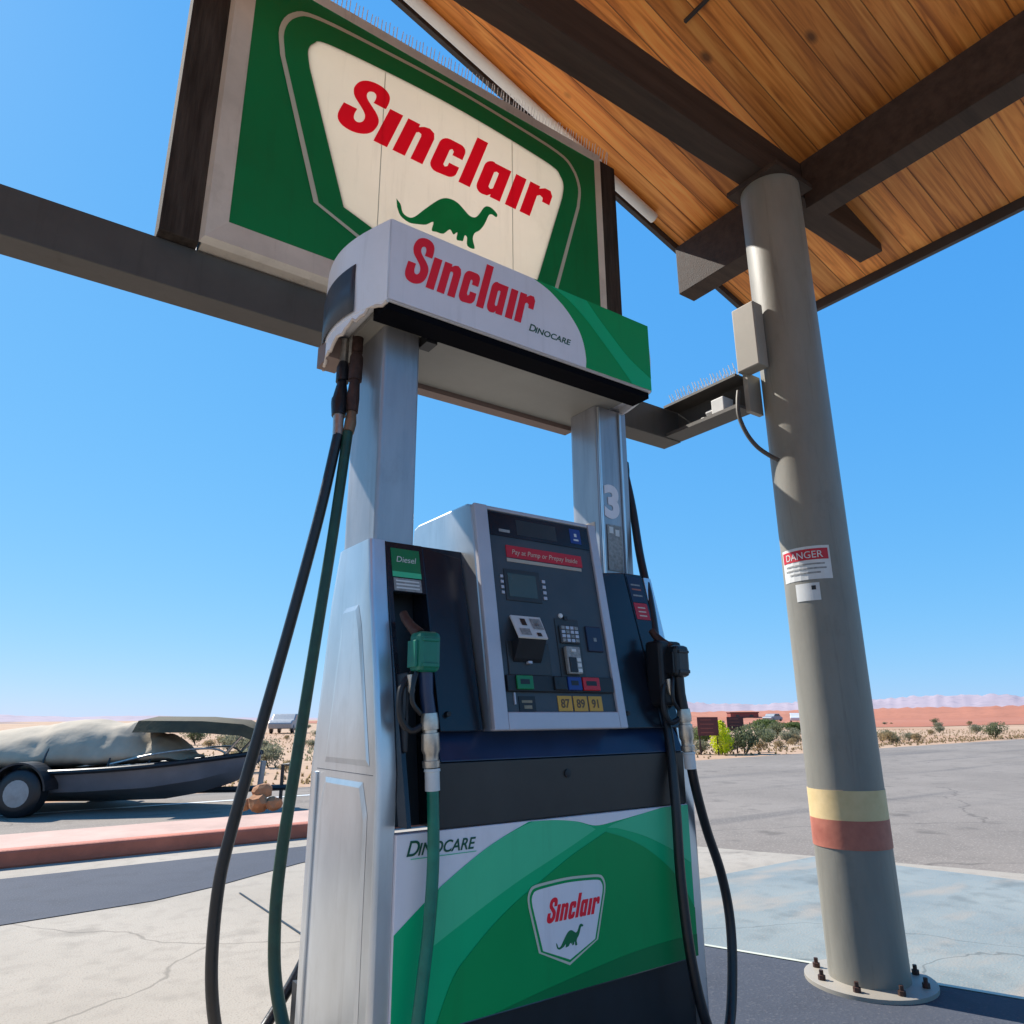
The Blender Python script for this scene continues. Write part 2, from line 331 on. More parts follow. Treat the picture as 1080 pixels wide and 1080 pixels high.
# lettering of the brand name: heavy condensed italic, x-height 1
def g_S():
    a = smooth2([(.30, .58), (.30, .42), (.345, .30), (.44, .265), (.52, .33), (.53, .45), (.47, .57), (.32, .70), (.14, .84), (.05, .97), (.02, 1.12), (.07, 1.30), (.21, 1.42), (.43, 1.465), (.65, 1.42), (.79, 1.30), (.84, 1.12), (.84, .93)], 3)
    b = smooth2([(.54, .93), (.54, 1.07), (.50, 1.17), (.42, 1.20), (.34, 1.15), (.33, 1.05), (.39, .95), (.53, .84), (.70, .71), (.81, .58), (.85, .42), (.81, .20), (.67, .05), (.44, -.02), (.20, .01), (.05, .12), (-.01, .30), (-.01, .58)], 3)
    return [a+b], .90
def g_i(): return [[(0, 0), (.33, 0), (.33, 1), (0, 1)]], .33
def g_l(): return [[(0, 0), (.32, 0), (.32, 1.46), (0, 1.46)]], .32
def g_n(): return [[(0, 0), (.31, 0), (.31, .74), (.36, .78), (.43, .76), (.45, .70), (.45, 0), (.76, 0), (.76, .80), (.70, .95), (.56, 1.02), (.42, .99), (.31, .91), (.31, 1), (0, 1)]], .76
def g_c(): return [[(.70, .62), (.70, .80)]+arc(.50, .82, .2, 0, 90, 5)+arc(.22, .80, .22, 90, 180, 5)+arc(.22, .20, .22, 180, 270, 5)+arc(.50, .20, .2, 270, 360, 5)+[(.70, .38), (.42, .38), (.42, .27), (.36, .22), (.31, .27), (.31, .73), (.36, .78), (.42, .73), (.42, .62)]], .70
def g_a(): return [arc(.22, .20, .22, 180, 270, 5)+[(.36, 0), (.44, .08), (.44, 0), (.74, 0), (.74, 1), (.24, 1)]+arc(.22, .80, .22, 90, 180, 5), [(.31, .27), (.37, .22), (.44, .27), (.44, .76), (.37, .78), (.31, .73)]], .74
def g_r(): return [[(0, 0), (.32, 0), (.32, .68), (.40, .74), (.50, .70), (.52, .58), (.76, .58), (.76, .88), (.66, 1.02), (.48, 1.02), (.32, .92), (.32, 1), (0, 1)]], .70
def brand(h, th, shear=.35):
    loops = []; x = 0
    for g, gap in ((g_S, .02), (g_i, .13), (g_n, .14), (g_c, .12), (g_l, .13), (g_a, .15), (g_i, .12), (g_r, 0)):
        lp, w = g()
        loops += [[((a+x+b*shear)*h, b*h) for a, b in q] for q in lp]; x += w+gap
    return flat_bm(loops, th), x*h
DINO = [(.313, .085), (.333, .066), (.345, .030), (.372, .020), (.400, .035), (.451, .100), (.505, .165), (.540, .195), (.575, .207), (.610, .203), (.640, .185), (.671, .165), (.700, .168), (.722, .195), (.746, .240), (.765, .258), (.790, .261), (.815, .248), (.823, .236), (.815, .222), (.795, .226), (.777, .217), (.762, .180), (.747, .145), (.725, .110), (.700, .085), (.690, .050), (.700, .004), (.662, .002), (.660, .045), (.648, .050), (.640, .020), (.628, .014), (.606, .012), (.610, .050), (.590, .030), (.572, .048), (.540, .012), (.505, .006), (.483, .004), (.490, .050), (.455, .020), (.415, .005), (.375, -.005), (.335, .010), (.318, .045)]

# ------------------------------------------------------------------ the setting: ground, road, far land
def sheet(name, m, pts, z, kind='structure'):
    bm = bmesh.new(); bm.faces.new([bm.verts.new((x, y, z)) for x, y in pts]); return link(name, bm, m, kind=kind)
sheet('desert_ground', 'desert', [(6000*math.cos(R(a)), 6000*math.sin(R(a))) for a in range(0, 360, 10)], 0)
sheet('asphalt_lot', 'asphalt', [(-40, -30), (70, -30), (70, 13.2), (30, 11.6), (12, 10.5), (4, 9.9), (-40, 9.9)], .004)
sheet('concrete_apron', 'concrete', [(-14, -12), (9.2, -12), (6.0, -2), (4.72, 1.2), (4.36, 2.0), (4.03, 2.73), (3.3, 4.6), (3.1, 5.08), (-14, 5.08)], .008)
sheet('painted_forecourt', 'pad', [(.96, -8), (5.8, -8), (5.2, -2), (4.40, 1.90), (.96, 1.90)], .012)
sheet('painted_shade_strip', 'groundshade', [(-14, 3.15), (-1.5, 3.2), (.2, 3.40), (.568, 3.566), (.9, 3.77), (1.27, 3.985), (1.9, 4.2), (2.6, 4.55), (2.7, 4.65), (-14, 4.65)], .012)  # cast shadow painted as a dark sheet, its caster is not built
bm = bmesh.new()
for x in (-5.35, -2.35, .65): bm.faces.new([bm.verts.new(p) for p in ((x-.006, -11, .0125), (x+.006, -11, .0125), (x+.006, 3.3, .0125), (x-.006, 3.3, .0125))])
for y in (-2.2, .95): bm.faces.new([bm.verts.new(p) for p in ((-13, y-.006, .0121), (.93, y-.006, .0121), (.93, y+.006, .0121), (-13, y+.006, .0121))])
link('concrete_joints', bm, 'charcoal', kind='structure')
sheet('road_marking', 'sticker', [(-20, 8.60), (5, 8.60), (5, 8.72), (-20, 8.72)], .008)
sheet('painted_shade_wedge', 'groundshade', [(1.0, -6), (1.0, 1.70), (1.74, 1.70), (2.02, .97), (2.19, .52), (2.45, -.17), (4.6, -6)], .016)  # dark sheet coloured to look like a shadow on the forecourt
sheet('pale_joint', 'sign_line', [(1.752, 1.70), (2.032, .97), (2.202, .52), (2.462, -.17), (4.61, -6), (4.64, -6), (2.492, -.17), (2.226, .52), (2.056, .97), (1.776, 1.70)], .0165)
ke = thing('kerb_island', 'raised parking kerb with red painted face at the forecourt edge', 'kerb', (0, 5.08, 0))
bx('kerb_face', 'kerbred', ke, -14, 2.9, 0, .14, 0, .125, bevel=.02)
bx('kerb_top', 'kerbtop', ke, -14, 2.9, .14, .95, 0, .121, bevel=.01)
bm = bmesh.new(); v = []
for a in range(20, 86, 3): v.append(((Vector((math.sin(R(a))*75, math.cos(R(a))*75, .03))), Vector((math.sin(R(a))*260, math.cos(R(a))*260, .5))))
v = [(bm.verts.new(p*random.uniform(.9, 1.25)*(1+max(0, 5-i)*.35)), bm.verts.new(q)) for i, (p, q) in enumerate(v)]
for p, q in zip(v, v[1:]): bm.faces.new((p[0], q[0], q[1], p[1]))
link('red_plain', bm, 'mesa', kind='structure')
def ridge(name, m, dist, az0, az1, hf, depth, n=140, rows=6, z0=-.5):
    # a real ridge of land: rows of points rising and falling away, azimuth measured from +Y towards +X
    bm = bmesh.new(); g = []
    for j in range(rows+1):
        t = j/rows; row = []
        for i in range(n+1):
            a = R(az0+(az1-az0)*i/n); d = dist+depth*t
            prof = (min(1, t*2.4))**.8 if t < .5 else max(0, 1-(t-.5)*1.6)
            h = hf(i/n)*prof*min(1, i/n*5, (1-i/n)*5)*(1+.06*random.uniform(-1, 1))
            row.append(bm.verts.new((d*math.sin(a)-.75, d*math.cos(a)-1.49, z0+h)))
        g.append(row)
    for j in range(rows):
        for i in range(n): bm.faces.new((g[j][i], g[j][i+1], g[j+1][i+1], g[j+1][i]))
    return link(name, bm, m, smooth=True, kind='structure')
def fbm(seed):
    rs = random.Random(seed); ph = [(rs.uniform(0, 6.3), k*rs.uniform(.8, 1.2), 1/k**.9) for k in (3, 7, 13, 23, 41, 67)]
    return lambda t: sum(a*math.sin(2*math.pi*fq*t+p) for p, fq, a in ph)
fa, fb_, fc = fbm(1), fbm(2), fbm(3)
ridge('red_mesa', 'mesa', 210, 38, 80, lambda t: 2.7+.10*fa(t)+2.1*t, 160)
ridge('distant_mountains', 'mount', 3600, 25, 85, lambda t: 70+24*fb_(t)+60*max(0, t-.35), 1500, 260)
ridge('distant_hills', 'mount', 2900, -60, 26, lambda t: 22+12*fc(t), 900, 240)
ridge('brown_ridge', 'hill', 420, -60, 4, lambda t: 4.6+1.6*fc(t*.7+.3)+6*max(0, .45-t)+3.0*max(0, .6-abs(t-.62)*4), 200, 160)

# ------------------------------------------------------------------ canopy over the island
can = thing('forecourt_canopy', 'pitched canopy with orange timber soffit and dark beams on tan columns', 'canopy', (2.185, .28, 0))
CX, CY = 2.185, .28
def off(o): o.location = (-CX, -CY, 0); return o       # parts written in site coordinates
SL = .32
zr = lambda x: 3.98-SL*(x-2.40)
def deck(name, x0, x1, z0, z1, y0, y1, m, th):
    L = math.hypot(x1-x0, z1-z0)
    bm = bmesh.new(); box(bm, 0, L, y0, y1, 0, th); o = link(name, bm, m, can)
    o.location = (x0-CX, -CY, z0); o.rotation_euler = (0, -math.atan2(z1-z0, x1-x0), 0); return o
RX, XE, XW = -.4, 3.36, -4.16
deck('soffit', RX, XE, zr(RX), zr(XE), -3.4, 1.13, 'wood', .04)
deck('soffit', XW, RX, zr(XE), zr(RX), -3.4, 1.13, 'wood', .04)
deck('roof_sheet', RX, XE+.02, zr(RX)+.044, zr(XE)+.037, -3.42, 1.15, 'fascia', .03)
deck('roof_sheet', XW-.02, RX, zr(XE)+.037, zr(RX)+.044, -3.42, 1.15, 'fascia', .03)
deck('rake_fascia', RX, XE+.04, zr(RX)-.05, zr(XE)-.058, 1.132, 1.16, 'fascia', .088)
deck('rake_fascia', XW-.04, RX, zr(XE)-.058, zr(RX)-.05, 1.132, 1.16, 'fascia', .088)
off(bx('eave_fascia', 'fascia', can, XE+.004, XE+.035, -3.4, 1.13, zr(XE)-.06, zr(XE)+.034))
off(bx('main_beam', 'beam_wood', can, -3.95, 3.20, .213, .353, 3.67, 3.90, bevel=.004))
off(bx('cross_beam', 'beam_wood', can, 2.40, 2.54, .355, 1.105, 3.555, 3.895, bevel=.004))
off(bx('cross_beam', 'beam_wood', can, 2.40, 2.54, -3.3, .211, 3.60, 3.895, bevel=.004))
off(bx('soffit_batten', 'fascia', can, 1.50, 1.515, -3.3, .2, zr(1.515)-.012, zr(1.5)-.001))
def column(x):
    c = lathe('column', 'column', can, (x-CX, 0, 0), (0, 0, 1), [(.0, .146), (.715, .146), (.716, .146), (3.60, .146), (3.655, .146)], 48)
    bx('cap_plate', 'beam_wood', c, x-CX-.155, x-CX+.155, -.15, .15, 3.640, 3.668)
    lathe('base_plate', 'colcap', c, (x-CX, 0, .012), (0, 0, 1), [(0, .235), (.018, .235), (.02, .23)], 40)
    for k in range(8):
        a = math.pi*k/4+.3; lathe('anchor_bolt', 'rust', c, (x-CX+.195*math.cos(a), .195*math.sin(a), .03), (0, 0, 1), [(0, .014), (.018, .014), (.019, .008), (.035, .008)], 8)
    lathe('yellow_band', 'bandy', c, (x-CX, 0, .605), (0, 0, 1), [(0, .1480), (.11, .1480)], 48)
    lathe('red_band', 'bandr', c, (x-CX, 0, .50), (0, 0, 1), [(0, .1485), (.105, .1485)], 48)
    return c
c1 = column(2.185); column(-2.95)
def cyl(a, b, c, rad=.1475, a0=0, z=0):      # wrap onto the column: a0 = direction of the middle
    th = a0+a/rad; return Vector((math.cos(th)*(rad+c), math.sin(th)*(rad+c), z+b))
def onto_col(bm, name, m, a0, z, rad=.1475, par=None):
    bmesh.ops.subdivide_edges(bm, edges=[e for e in bm.edges if e.calc_length() > .02], cuts=6, use_grid_fill=True)
    return put(bm, lambda a, b, c: cyl(a, b, c, rad, a0, z), name, m, par or c1)
def rectloop(x0, x1, z0, z1): return [(x0, z0), (x1, z0), (x1, z1), (x0, z1)]
A0 = math.atan2(-1.487-.28, -.752-2.185)-R(22)
ws = onto_col(flat_bm([rectloop(-.115, .115, 0, .145)], .001), 'warning_sticker', 'sticker', A0, 1.563)
def strip_bm(x0, x1, z0, z1, n=10, th=.0006):
    bm = bmesh.new()
    for i in range(n): box(bm, x0+(x1-x0)*i/n, x0+(x1-x0)*(i+1)/n, z0, z1, -th/2, th/2)
    bmesh.ops.remove_doubles(bm, verts=bm.verts, dist=1e-5); return bm
put(strip_bm(-.108, .108, .085, .133), lambda a, b, c: cyl(a, b, c, .1487, A0, 1.563), 'sticker_banner', 'banner', ws)
put(text_bm('DANGER', .043, .0006), lambda a, b, c: cyl(a, b, c, .1496, A0, 1.563+.093), 'sticker_word', 'sticker', ws)
for k, (w, z) in enumerate(((.09, .063), (.095, .044), (.07, .025))):
    put(strip_bm(-w, w, z, z+.007), lambda a, b, c: cyl(a, b, c, .1487, A0, 1.563), 'small_print', 'stickg', ws)
nt = put(strip_bm(-.05, .055, 0, .075), lambda a, b, c: cyl(a, b, c, .1475, A0+R(1), 1.473), 'notice_plate', 'sticker', c1)
put(strip_bm(.022, .04, .045, .063), lambda a, b, c: cyl(a, b, c, .1485, A0+R(1), 1.473), 'notice_mark', 'black', nt)

# tube light along the rake
tl = tag(tb('tube_light', 'tube', None, [(.10, 1.075, zr(.10)-.045), (2.185, 1.075, zr(2.185)-.045)], .032, 16), 'long white fluorescent tube light fixed along the sloping roof edge', 'tube light')

# ------------------------------------------------------------------ sign frame beam, sign
fr = thing('sign_support_frame', 'brown steel channel frame carrying the big sign, tied back to the round column', 'frame', (2.06, .893, 0))
def foff(o): o.location = (-2.06, -.893, 0); return o
foff(bx('front_beam', 'beam', fr, -2.95, 2.06, .893, 1.013, 2.41, 2.58, bevel=.003))
bm = bmesh.new()
box(bm, 2.048, 2.06, .43, .891, 2.435, 2.575); box(bm, 1.94, 2.06, .43, .891, 2.415, 2.433); box(bm, 1.94, 2.06, .43, .891, 2.577, 2.59)
foff(link('tie_arm', bm, 'beam', fr))
foff(bx('tie_arm', 'beam', fr, -2.95, -2.83, .44, .891, 2.41, 2.58))
foff(bx('weld_plate', 'colcap', fr, 2.0, 2.10, .405, .43, 2.40, 2.60))
for x0, x1 in ((1.503, 1.63), (-.53, -.403)):
    foff(bx('sign_post', 'post_wood', fr, x0, x1, .85, .965, 2.583, 3.93, bevel=.004))
foff(bx('upright_plate', 'colcap', fr, 1.955, 2.03, .30, .425, 2.592, 2.93, bevel=.006))
jb = thing('junction_box', 'small white electrical box fixed inside the channel arm beside the column', 'electrical box', (1.99, .57, 2.47))
bx('box_body', 'sticker', jb, -.03, .05, -.045, .03, -.045, .045, bevel=.004)
lathe('cable_gland', 'sticker', jb, (.0, .05, -.03), (0, 1, 0), [(0, .012), (.03, .012), (.05, .02), (.06, .02)])
lathe('cable_gland', 'sticker', jb, (.0, .035, .0), (0, 1, 0), [(0, .014), (.045, .014)])
tag(tb('conduit', 'beam', None, [(1.955, .43, 2.50), (1.935, .425, 2.44), (1.925, .42, 2.36), (1.94, .40, 2.27), (1.965, .37, 2.20), (1.99, .33, 2.15), (2.00, .29, 2.115)], .010, 10, 6), 'thin grey cable looping from the channel arm down to the round column', 'cable')

sg = thing('roadside_sign', 'big green and cream lettered sign with green dinosaur above the pump', 'sign', (.55, .86, 2.6))
def keystone(dx, cx=.565, th=.002):   # th unused
    # outline of the shield, dx grows it outwards
    pts = []
    TL, TR, BL, BR, bot = (cx-.72, 3.60), (cx+.72, 3.60), (cx-.475, 2.94), (cx+.475, 2.94), (cx, 2.775)
    e = dx
    pts += [(BL[0]-e*1.0, BL[1]-e*.25), (bot[0], bot[1]-e*1.05), (BR[0]+e*1.0, BR[1]-e*.25)]
    right = [(cx+.655+e, 3.52), (cx+.668+e, 3.60+e*.4), (cx+.648+e*.8, 3.652+e*.85), (cx+.59+e*.4, 3.688+e), (cx+.30, 3.712+e), (cx, 3.722+e)]
    left = [(2*cx-a, b) for a, b in right[::-1][1:]]
    pts += smooth2(right+left, 4)
    return pts
SX, SY, SZ = .55, .86, 2.6
def soff(o): o.location = (-SX, -SY, -SZ); return o
SF = .823
bm = bmesh.new()
for q in ((-.395, -.38, 2.585, 3.92), (1.482, 1.497, 2.585, 3.92), (-.38, 1.482, 2.585, 2.60), (-.38, 1.482, 3.905, 3.92)): box(bm, q[0], q[1], .845, .955, q[2], q[3])
soff(link('cabinet', bm, 'sign_frame', sg)); bm = bmesh.new(); bm.faces.new([bm.verts.new(p) for p in ((-.379, .936, 2.601), (1.481, .936, 2.601), (1.481, .936, 3.904), (-.379, .936, 3.904))])
soff(link('rear_face', bm, 'acrylic', sg))
def bar_frame(x0, x1, z0, z1, w, y0, y1, depth):
    # mitred sloping picture-frame moulding
    bm = bmesh.new()
    o = [(x0, z0), (x1, z0), (x1, z1), (x0, z1)]; i = [(x0+w[0], z0+w[1]), (x1-w[2], z0+w[1]), (x1-w[2], z1-w[3]), (x0+w[0], z1-w[3])]
    O = [bm.verts.new((a, y0, b)) for a, b in o]; Q = [bm.verts.new((a, y0-depth, b)) for a, b in [(p[0]+.012*s, p[1]+.012*t) for p, s, t in zip(o, (1, -1, -1, 1), (1, 1, -1, -1))]]
    I = [bm.verts.new((a, y1, b)) for a, b in i]
    for k in range(4):
        j = (k+1) % 4
        bm.faces.new((O[k], O[j], Q[j], Q[k])); bm.faces.new((Q[k], Q[j], I[j], I[k]))
    return bm
soff(link('frame', bar_frame(-.405, 1.50, 2.583, 3.925, (.085, .105, .045, .05), .845, .826, .03), 'sign_frame', sg))
fp = keystone(0)
bm = flat_bm([[(-.325, 2.68), (1.462, 2.68), (1.462, 3.88), (-.325, 3.88)], keystone(-.004)], .003)
soff(put(bm, wallfn(.832), 'face_panel', 'sign_green', sg))
def sflat(loops, y, name, m, th=.0016): return soff(put(flat_bm(loops, th), wallfn(y), name, m, sg))
sflat([keystone(.118), keystone(.09)], .8265, 'emblem_outline', 'sign_line')
sflat([keystone(.098), keystone(-.003)], .8245, 'emblem_border', 'sign_green')
sflat([keystone(.0)], .8225, 'emblem_field', 'sign_cream', 0)
bm, w = brand(.205, 0, .36)
kx = 1.13/ (w+.36*.205)
soff(put(bm, lambda a, b, c: Vector((.022+a*.925, .8195-c, 3.316+b)), 'lettering', 'sign_red', sg))
sflat([[(a, 3.0+b) for a, b in smooth2(DINO, 3)]], .8205, 'dinosaur_emblem', 'sign_dino', 0)
bm = bmesh.new()
bm.free()
for x in (.235, .91): soff(bx('panel_seam', 'sign_line', sg, x-.0018, x+.0018, .8205, .8215, 2.80, 3.70))
bm = bmesh.new()
for x in (.0, .32, .62, .92, 1.2): box(bm, x-.003, x+.003, .8205, .8275, 3.69+random.uniform(-.03, .02), 3.86)
soff(link('drip_stain', bm, 'sign_line', sg)) if False else bm.free()
def spikes(name, x0, x1, y, z, label, alongy=False, hgt=.10):
    bm = bmesh.new(); n = int((x1-x0)/.019)
    if alongy: box(bm, y-.012, y+.012, x0, x1, z, z+.004)
    else: box(bm, x0, x1, y-.012, y+.012, z, z+.004)
    for i in range(n):
        q = x0+(i+.5)*(x1-x0)/n; t = random.uniform(-.006, .006)
        for s in (-1, 1):
            b0 = (y, q, z+.004) if alongy else (q, y, z+.004)
            b1 = (y+s*.03, q+t, z+hgt+random.uniform(-.008, .008)) if alongy else (q+t, y+s*.03, z+hgt*1.15+random.uniform(-.008, .008))
            tube(bm, [b0, b1], [.0028, .0018], 5)
    return tag(link(name, bm, 'spike'), label, 'bird spikes')
spikes('bird_spikes', -.39, 1.62, .90, 3.932, 'row of thin bird spikes along the top of the big sign')
spikes('bird_spikes', .45, .88, 2.0, 2.591, 'short row of bird spikes on the channel arm near the column', True, .07)

# ------------------------------------------------------------------ the fuel dispenser
fd = thing('fuel_dispenser', 'tall silver and green fuel dispenser with screens, grade buttons and lettered white hood', 'fuel pump', (0, 0, 0))
bx('base', 'black', fd, -.02, .93, .02, .50, .0, .372)
# stainless side casings
def casing(x_out, x_in, sgn):
    def ring(z, y0, y1, xo, rb):
        if sgn < 0: pts = rrect(xo, x_in, y0, y1, (.012, .002, .002, rb))
        else: pts = rrect(x_in, xo, y0, y1, (.002, .012, rb, .002))
        return [(a, b, z) for a, b in pts]
    bm = bmesh.new()
    loft(bm, [ring(.0, .004, .50, x_out, .12), ring(.885, .006, .50, x_out, .12), ring(1.10, .045, .455, x_out, .11), ring(1.30, .09, .415, x_out, .10), ring(1.432, .118, .385, x_out+(-sgn)*.004, .10)])
    return link('side_casing', bm, 'steel', fd, smooth=2)
cl = casing(-.045, .0, -1); casing(.955, .912, 1)
bx('casing_seam', 'grey_slate', cl, -.0456, -.03, .03, .36, .8812, .8828)
bx('casing_fold', 'steel', cl, -.0505, -.044, .352, .366, .02, .875, bevel=.003)
def plate(name, pts, x, th, par, m='steel'):
    bm = bmesh.new(); a = [bm.verts.new((x, y, z)) for y, z in pts]; b = [bm.verts.new((x-th, y+.012*(1 if y < .24 else -1), z+(.012 if z < pts[0][1]+.05 else -.012))) for y, z in pts]
    n = len(pts); bm.faces.new(b)
    for i in range(n): bm.faces.new((a[i], a[(i+1) % n], b[(i+1) % n], b[i]))
    return link(name, bm, m, par, smooth=False, bevel=.002)
plate('embossed_panel', [(.05, .06), (.34, .06), (.34, .76), (.30, .865), (.08, .865), (.05, .80)], -.0455, .0035, cl)
plate('embossed_panel', [(.050, .90), (.31, .90), (.255, 1.22), (.232, 1.27), (.155, 1.27), (.132, 1.22)], -.0455, .003, cl)
# posts
def post(x0, x1, y0, y1, rads, name='hood_post'):
    bm = bmesh.new(); loft(bm, [[(a, b, z) for a, b in rrect(x0, x1, y0, y1, rads)] for z in (1.40, 2.035)]); return link(name, bm, 'steel_post', fd, smooth=2)
pl = post(-.025, .085, .125, .375, (.012, .008, .008, .07))
pr = post(.80, .945, .19, .34, (.008, .008, .05, .03))
bx('post_channel', 'steel', pr, .902, .912, .181, .189, 1.43, 2.03, bevel=.002)
bx('post_channel', 'steel', pr, .804, .812, .181, .189, 1.43, 2.03, bevel=.002)
bm = text_bm('3', .150, .001, 0, 'CENTER', .007)
put(bm, wallfn(.1885, .856, 1.645), 'pump_number', 'white', pr)
bx('inspection_sticker', 'stickg', pr, .828, .892, .186, .1885, 1.46, 1.615)
for x, z in ((.835, 1.585), (.862, 1.578)): bx('sticker_patch', 'sticker', pr, x, x+.018, .1845, .1858, z, z+.022)
bx('torn_sticker', 'torn', pr, .7985, .7998, .215, .325, 1.50, 1.625)
# black body between the casings
bm = bmesh.new()
prof = [(.03, .765), (.03, .905), (.03, .97), (.122, 1.43), (.385, 1.43), (.47, .97), (.47, .765)]
loft(bm, [[(x, y, z) for y, z in prof] for x in (.105, .905)])
link('core_body', bm, 'navy', fd)
bm = bmesh.new(); prof = [(.09, .765), (.16, 1.30), (.165, 1.42), (.38, 1.42), (.47, .97), (.47, .765)]
loft(bm, [[(x, y, z) for y, z in prof] for x in (.001, .104)]); link('nozzle_recess', bm, 'black', fd)
def slab(name, m, pts, th=.02, x0=None, **k):   # front slab: pts (x,y,z) outline, thickness backwards
    bm = bmesh.new(); a = [bm.verts.new(p) for p in pts]; b = [bm.verts.new((p[0], p[1]+th, p[2])) for p in pts]; n = len(pts)
    bm.faces.new(a); bm.faces.new(b[::-1])
    for i in range(n): bm.faces.new((a[i], b[i], b[(i+1) % n], a[(i+1) % n]))
    return link(name, bm, m, fd, **k)
yf = lambda z: .0+(z-.97)*.26   # leaning upper front
slab('side_panel', 'navy', [(.104, yf(.97), .97), (.222, yf(.97), .97), (.222, yf(1.41), 1.41), (.104, yf(1.43), 1.43)], .03, bevel=.003)
slab('side_panel', 'navy', [(.655, yf(.97), .97), (.83, yf(.97), .97), (.83, yf(1.44), 1.44), (.655, yf(1.42), 1.42)], .03, bevel=.003)
slab('side_panel', 'navy', [(.832, yf(.97), .97), (.908, yf(.97), .97), (.908, yf(1.44), 1.44), (.832, yf(1.44), 1.44)], .03, bevel=.003)
slab('recess_rim', 'navy', [(.0, yf(.78), .78), (.010, yf(.78), .78), (.012, yf(1.30), 1.30), (.104, yf(1.30), 1.30), (.104, yf(1.43), 1.43), (.0, yf(1.43), 1.43)], .04)
bm = bmesh.new(); loft(bm, [[(x, y, z) for y, z in ((-.004, .905), (.030, .971), (.05, .971), (.05, .905))] for x in (.104, .910)]); link('ledge', bm, 'ledge', fd, bevel=.003)
slab('lower_panel', 'charcoal', [(.104, .0, .765), (.910, .0, .765), (.910, .0, .903), (.104, .0, .903)], .03, bevel=.002)
lathe('panel_lock', 'black', fd, (.475, .004, .865), (0, -1, 0), [(0, .010), (.008, .010), (.009, .004)])
lathe('panel_screw', 'black', fd, (.125, .035, 1.01), (0, -1, 0), [(0, .006), (.036, .006)])
lathe('panel_screw', 'black', fd, (.70, .035, 1.01), (0, -1, 0), [(0, .006), (.036, .006)])
# lower graphic door
door = bx('graphic_door', 'white', fd, .0, .910, -.003, .03, .384, .763, bevel=.002)
Y0 = -.0036
def dflat(loops, k, name, m): return put(flat_bm(loops, .0007), wallfn(Y0-.0008*k), name, m, door)
X1 = .9085
A_ = smooth2([(.001, .573), (.040, .602), (.079, .63), (.140, .668), (.203, .702), (.275, .735), (.35, .7615)])
dflat([[(.001, .385)]+A_+[(.80, .7615), (X1, .7615), (X1, .385)]], 0, 'green_sweep', 'green_md')
Bl = smooth2([(.105, .648), (.165, .683), (.231, .717), (.30, .744), (.364, .7615)])
Cr = smooth2([(.56, .727), (.49, .700), (.414, .672), (.33, .642), (.244, .607), (.165, .572), (.095, .540)])
dflat([[(.001, .385), (.001, .575), (.05, .608), (.105, .648)]+Bl[1:]+[(.50, .7615), (.545, .735)]+Cr+[(.05, .47), (.03, .385)]], 1, 'light_sweep', 'green_lt') if False else dflat([Bl+[(.47, .7615), (.545, .735)]+Cr], 1, 'light_sweep', 'green_lt')
dflat([smooth2([(.364, .7618), (.43, .759), (.50, .750), (.56, .736), (.632, .741), (.72, .751), (.807, .7618)])], 2, 'white_tip', 'white')
dflat([smooth2([(.60, .727), (.632, .736), (.72, .750), (.81, .7615)])+[(X1, .7615), (X1, .612), (.896, .618)]+smooth2([(.896, .618), (.85, .645), (.80, .669), (.72, .700), (.632, .724)])], 1, 'light_sweep', 'green_lt')
dflat([smooth2([(.10, .385), (.143, .471), (.19, .515), (.245, .556), (.31, .595), (.382, .629), (.48, .675), (.594, .718)])+smooth2([(.594, .718), (.66, .698), (.73, .668), (.80, .624), (.86, .570), (X1, .50)])+[(X1, .385)]], 2, 'dark_sweep', 'green_dk')
dflat([[(.20, .385), (.30, .420), (.40, .432), (.52, .418), (.56, .385)]], 3, 'deep_sweep', 'green_bt') if False else dflat([smooth2([(.25, .3855), (.40, .405), (.595, .426), (.70, .434), (.80, .437), (X1, .437)])+[(X1, .3855)]], 3, 'deep_sweep', 'green_bt')
put(text_bm('D', .043, .0007, .3, 'LEFT', .0005, .95), wallfn(Y0-.0004, .022, .7185), 'small_lettering', 'text_dk', door)
put(text_bm('INOCARE', .034, .0007, .3, 'LEFT', .0005, .97), wallfn(Y0-.0004, .050, .7185), 'small_lettering', 'text_dk', door)
dflat([[(.035, .7115), (.20, .7115), (.201, .713), (.035, .713)]], .5, 'underline', 'green_lt')
def badge(s): # keystone scaled to the door
    return [(.462+(a-.565)*.158, .612+(b-3.722)*.163) for a, b in keystone(s)]
dflat([badge(.10)], 4, 'badge_outline', 'sign_line'); dflat([badge(.065)], 5, 'badge_border', 'green_dk'); dflat([badge(.03)], 6, 'badge_field', 'white')
bm, w = brand(.0355, .0007, .36); put(bm, lambda a, b, c: Vector((.392+a*.80, Y0-.0008*7-c, .538+b)), 'badge_lettering', 'red', door)
dflat([[(.462+(a-.565)*.165, .4795+b*.165) for a, b in smooth2(DINO, 2)]], 7, 'badge_dinosaur', 'dino')
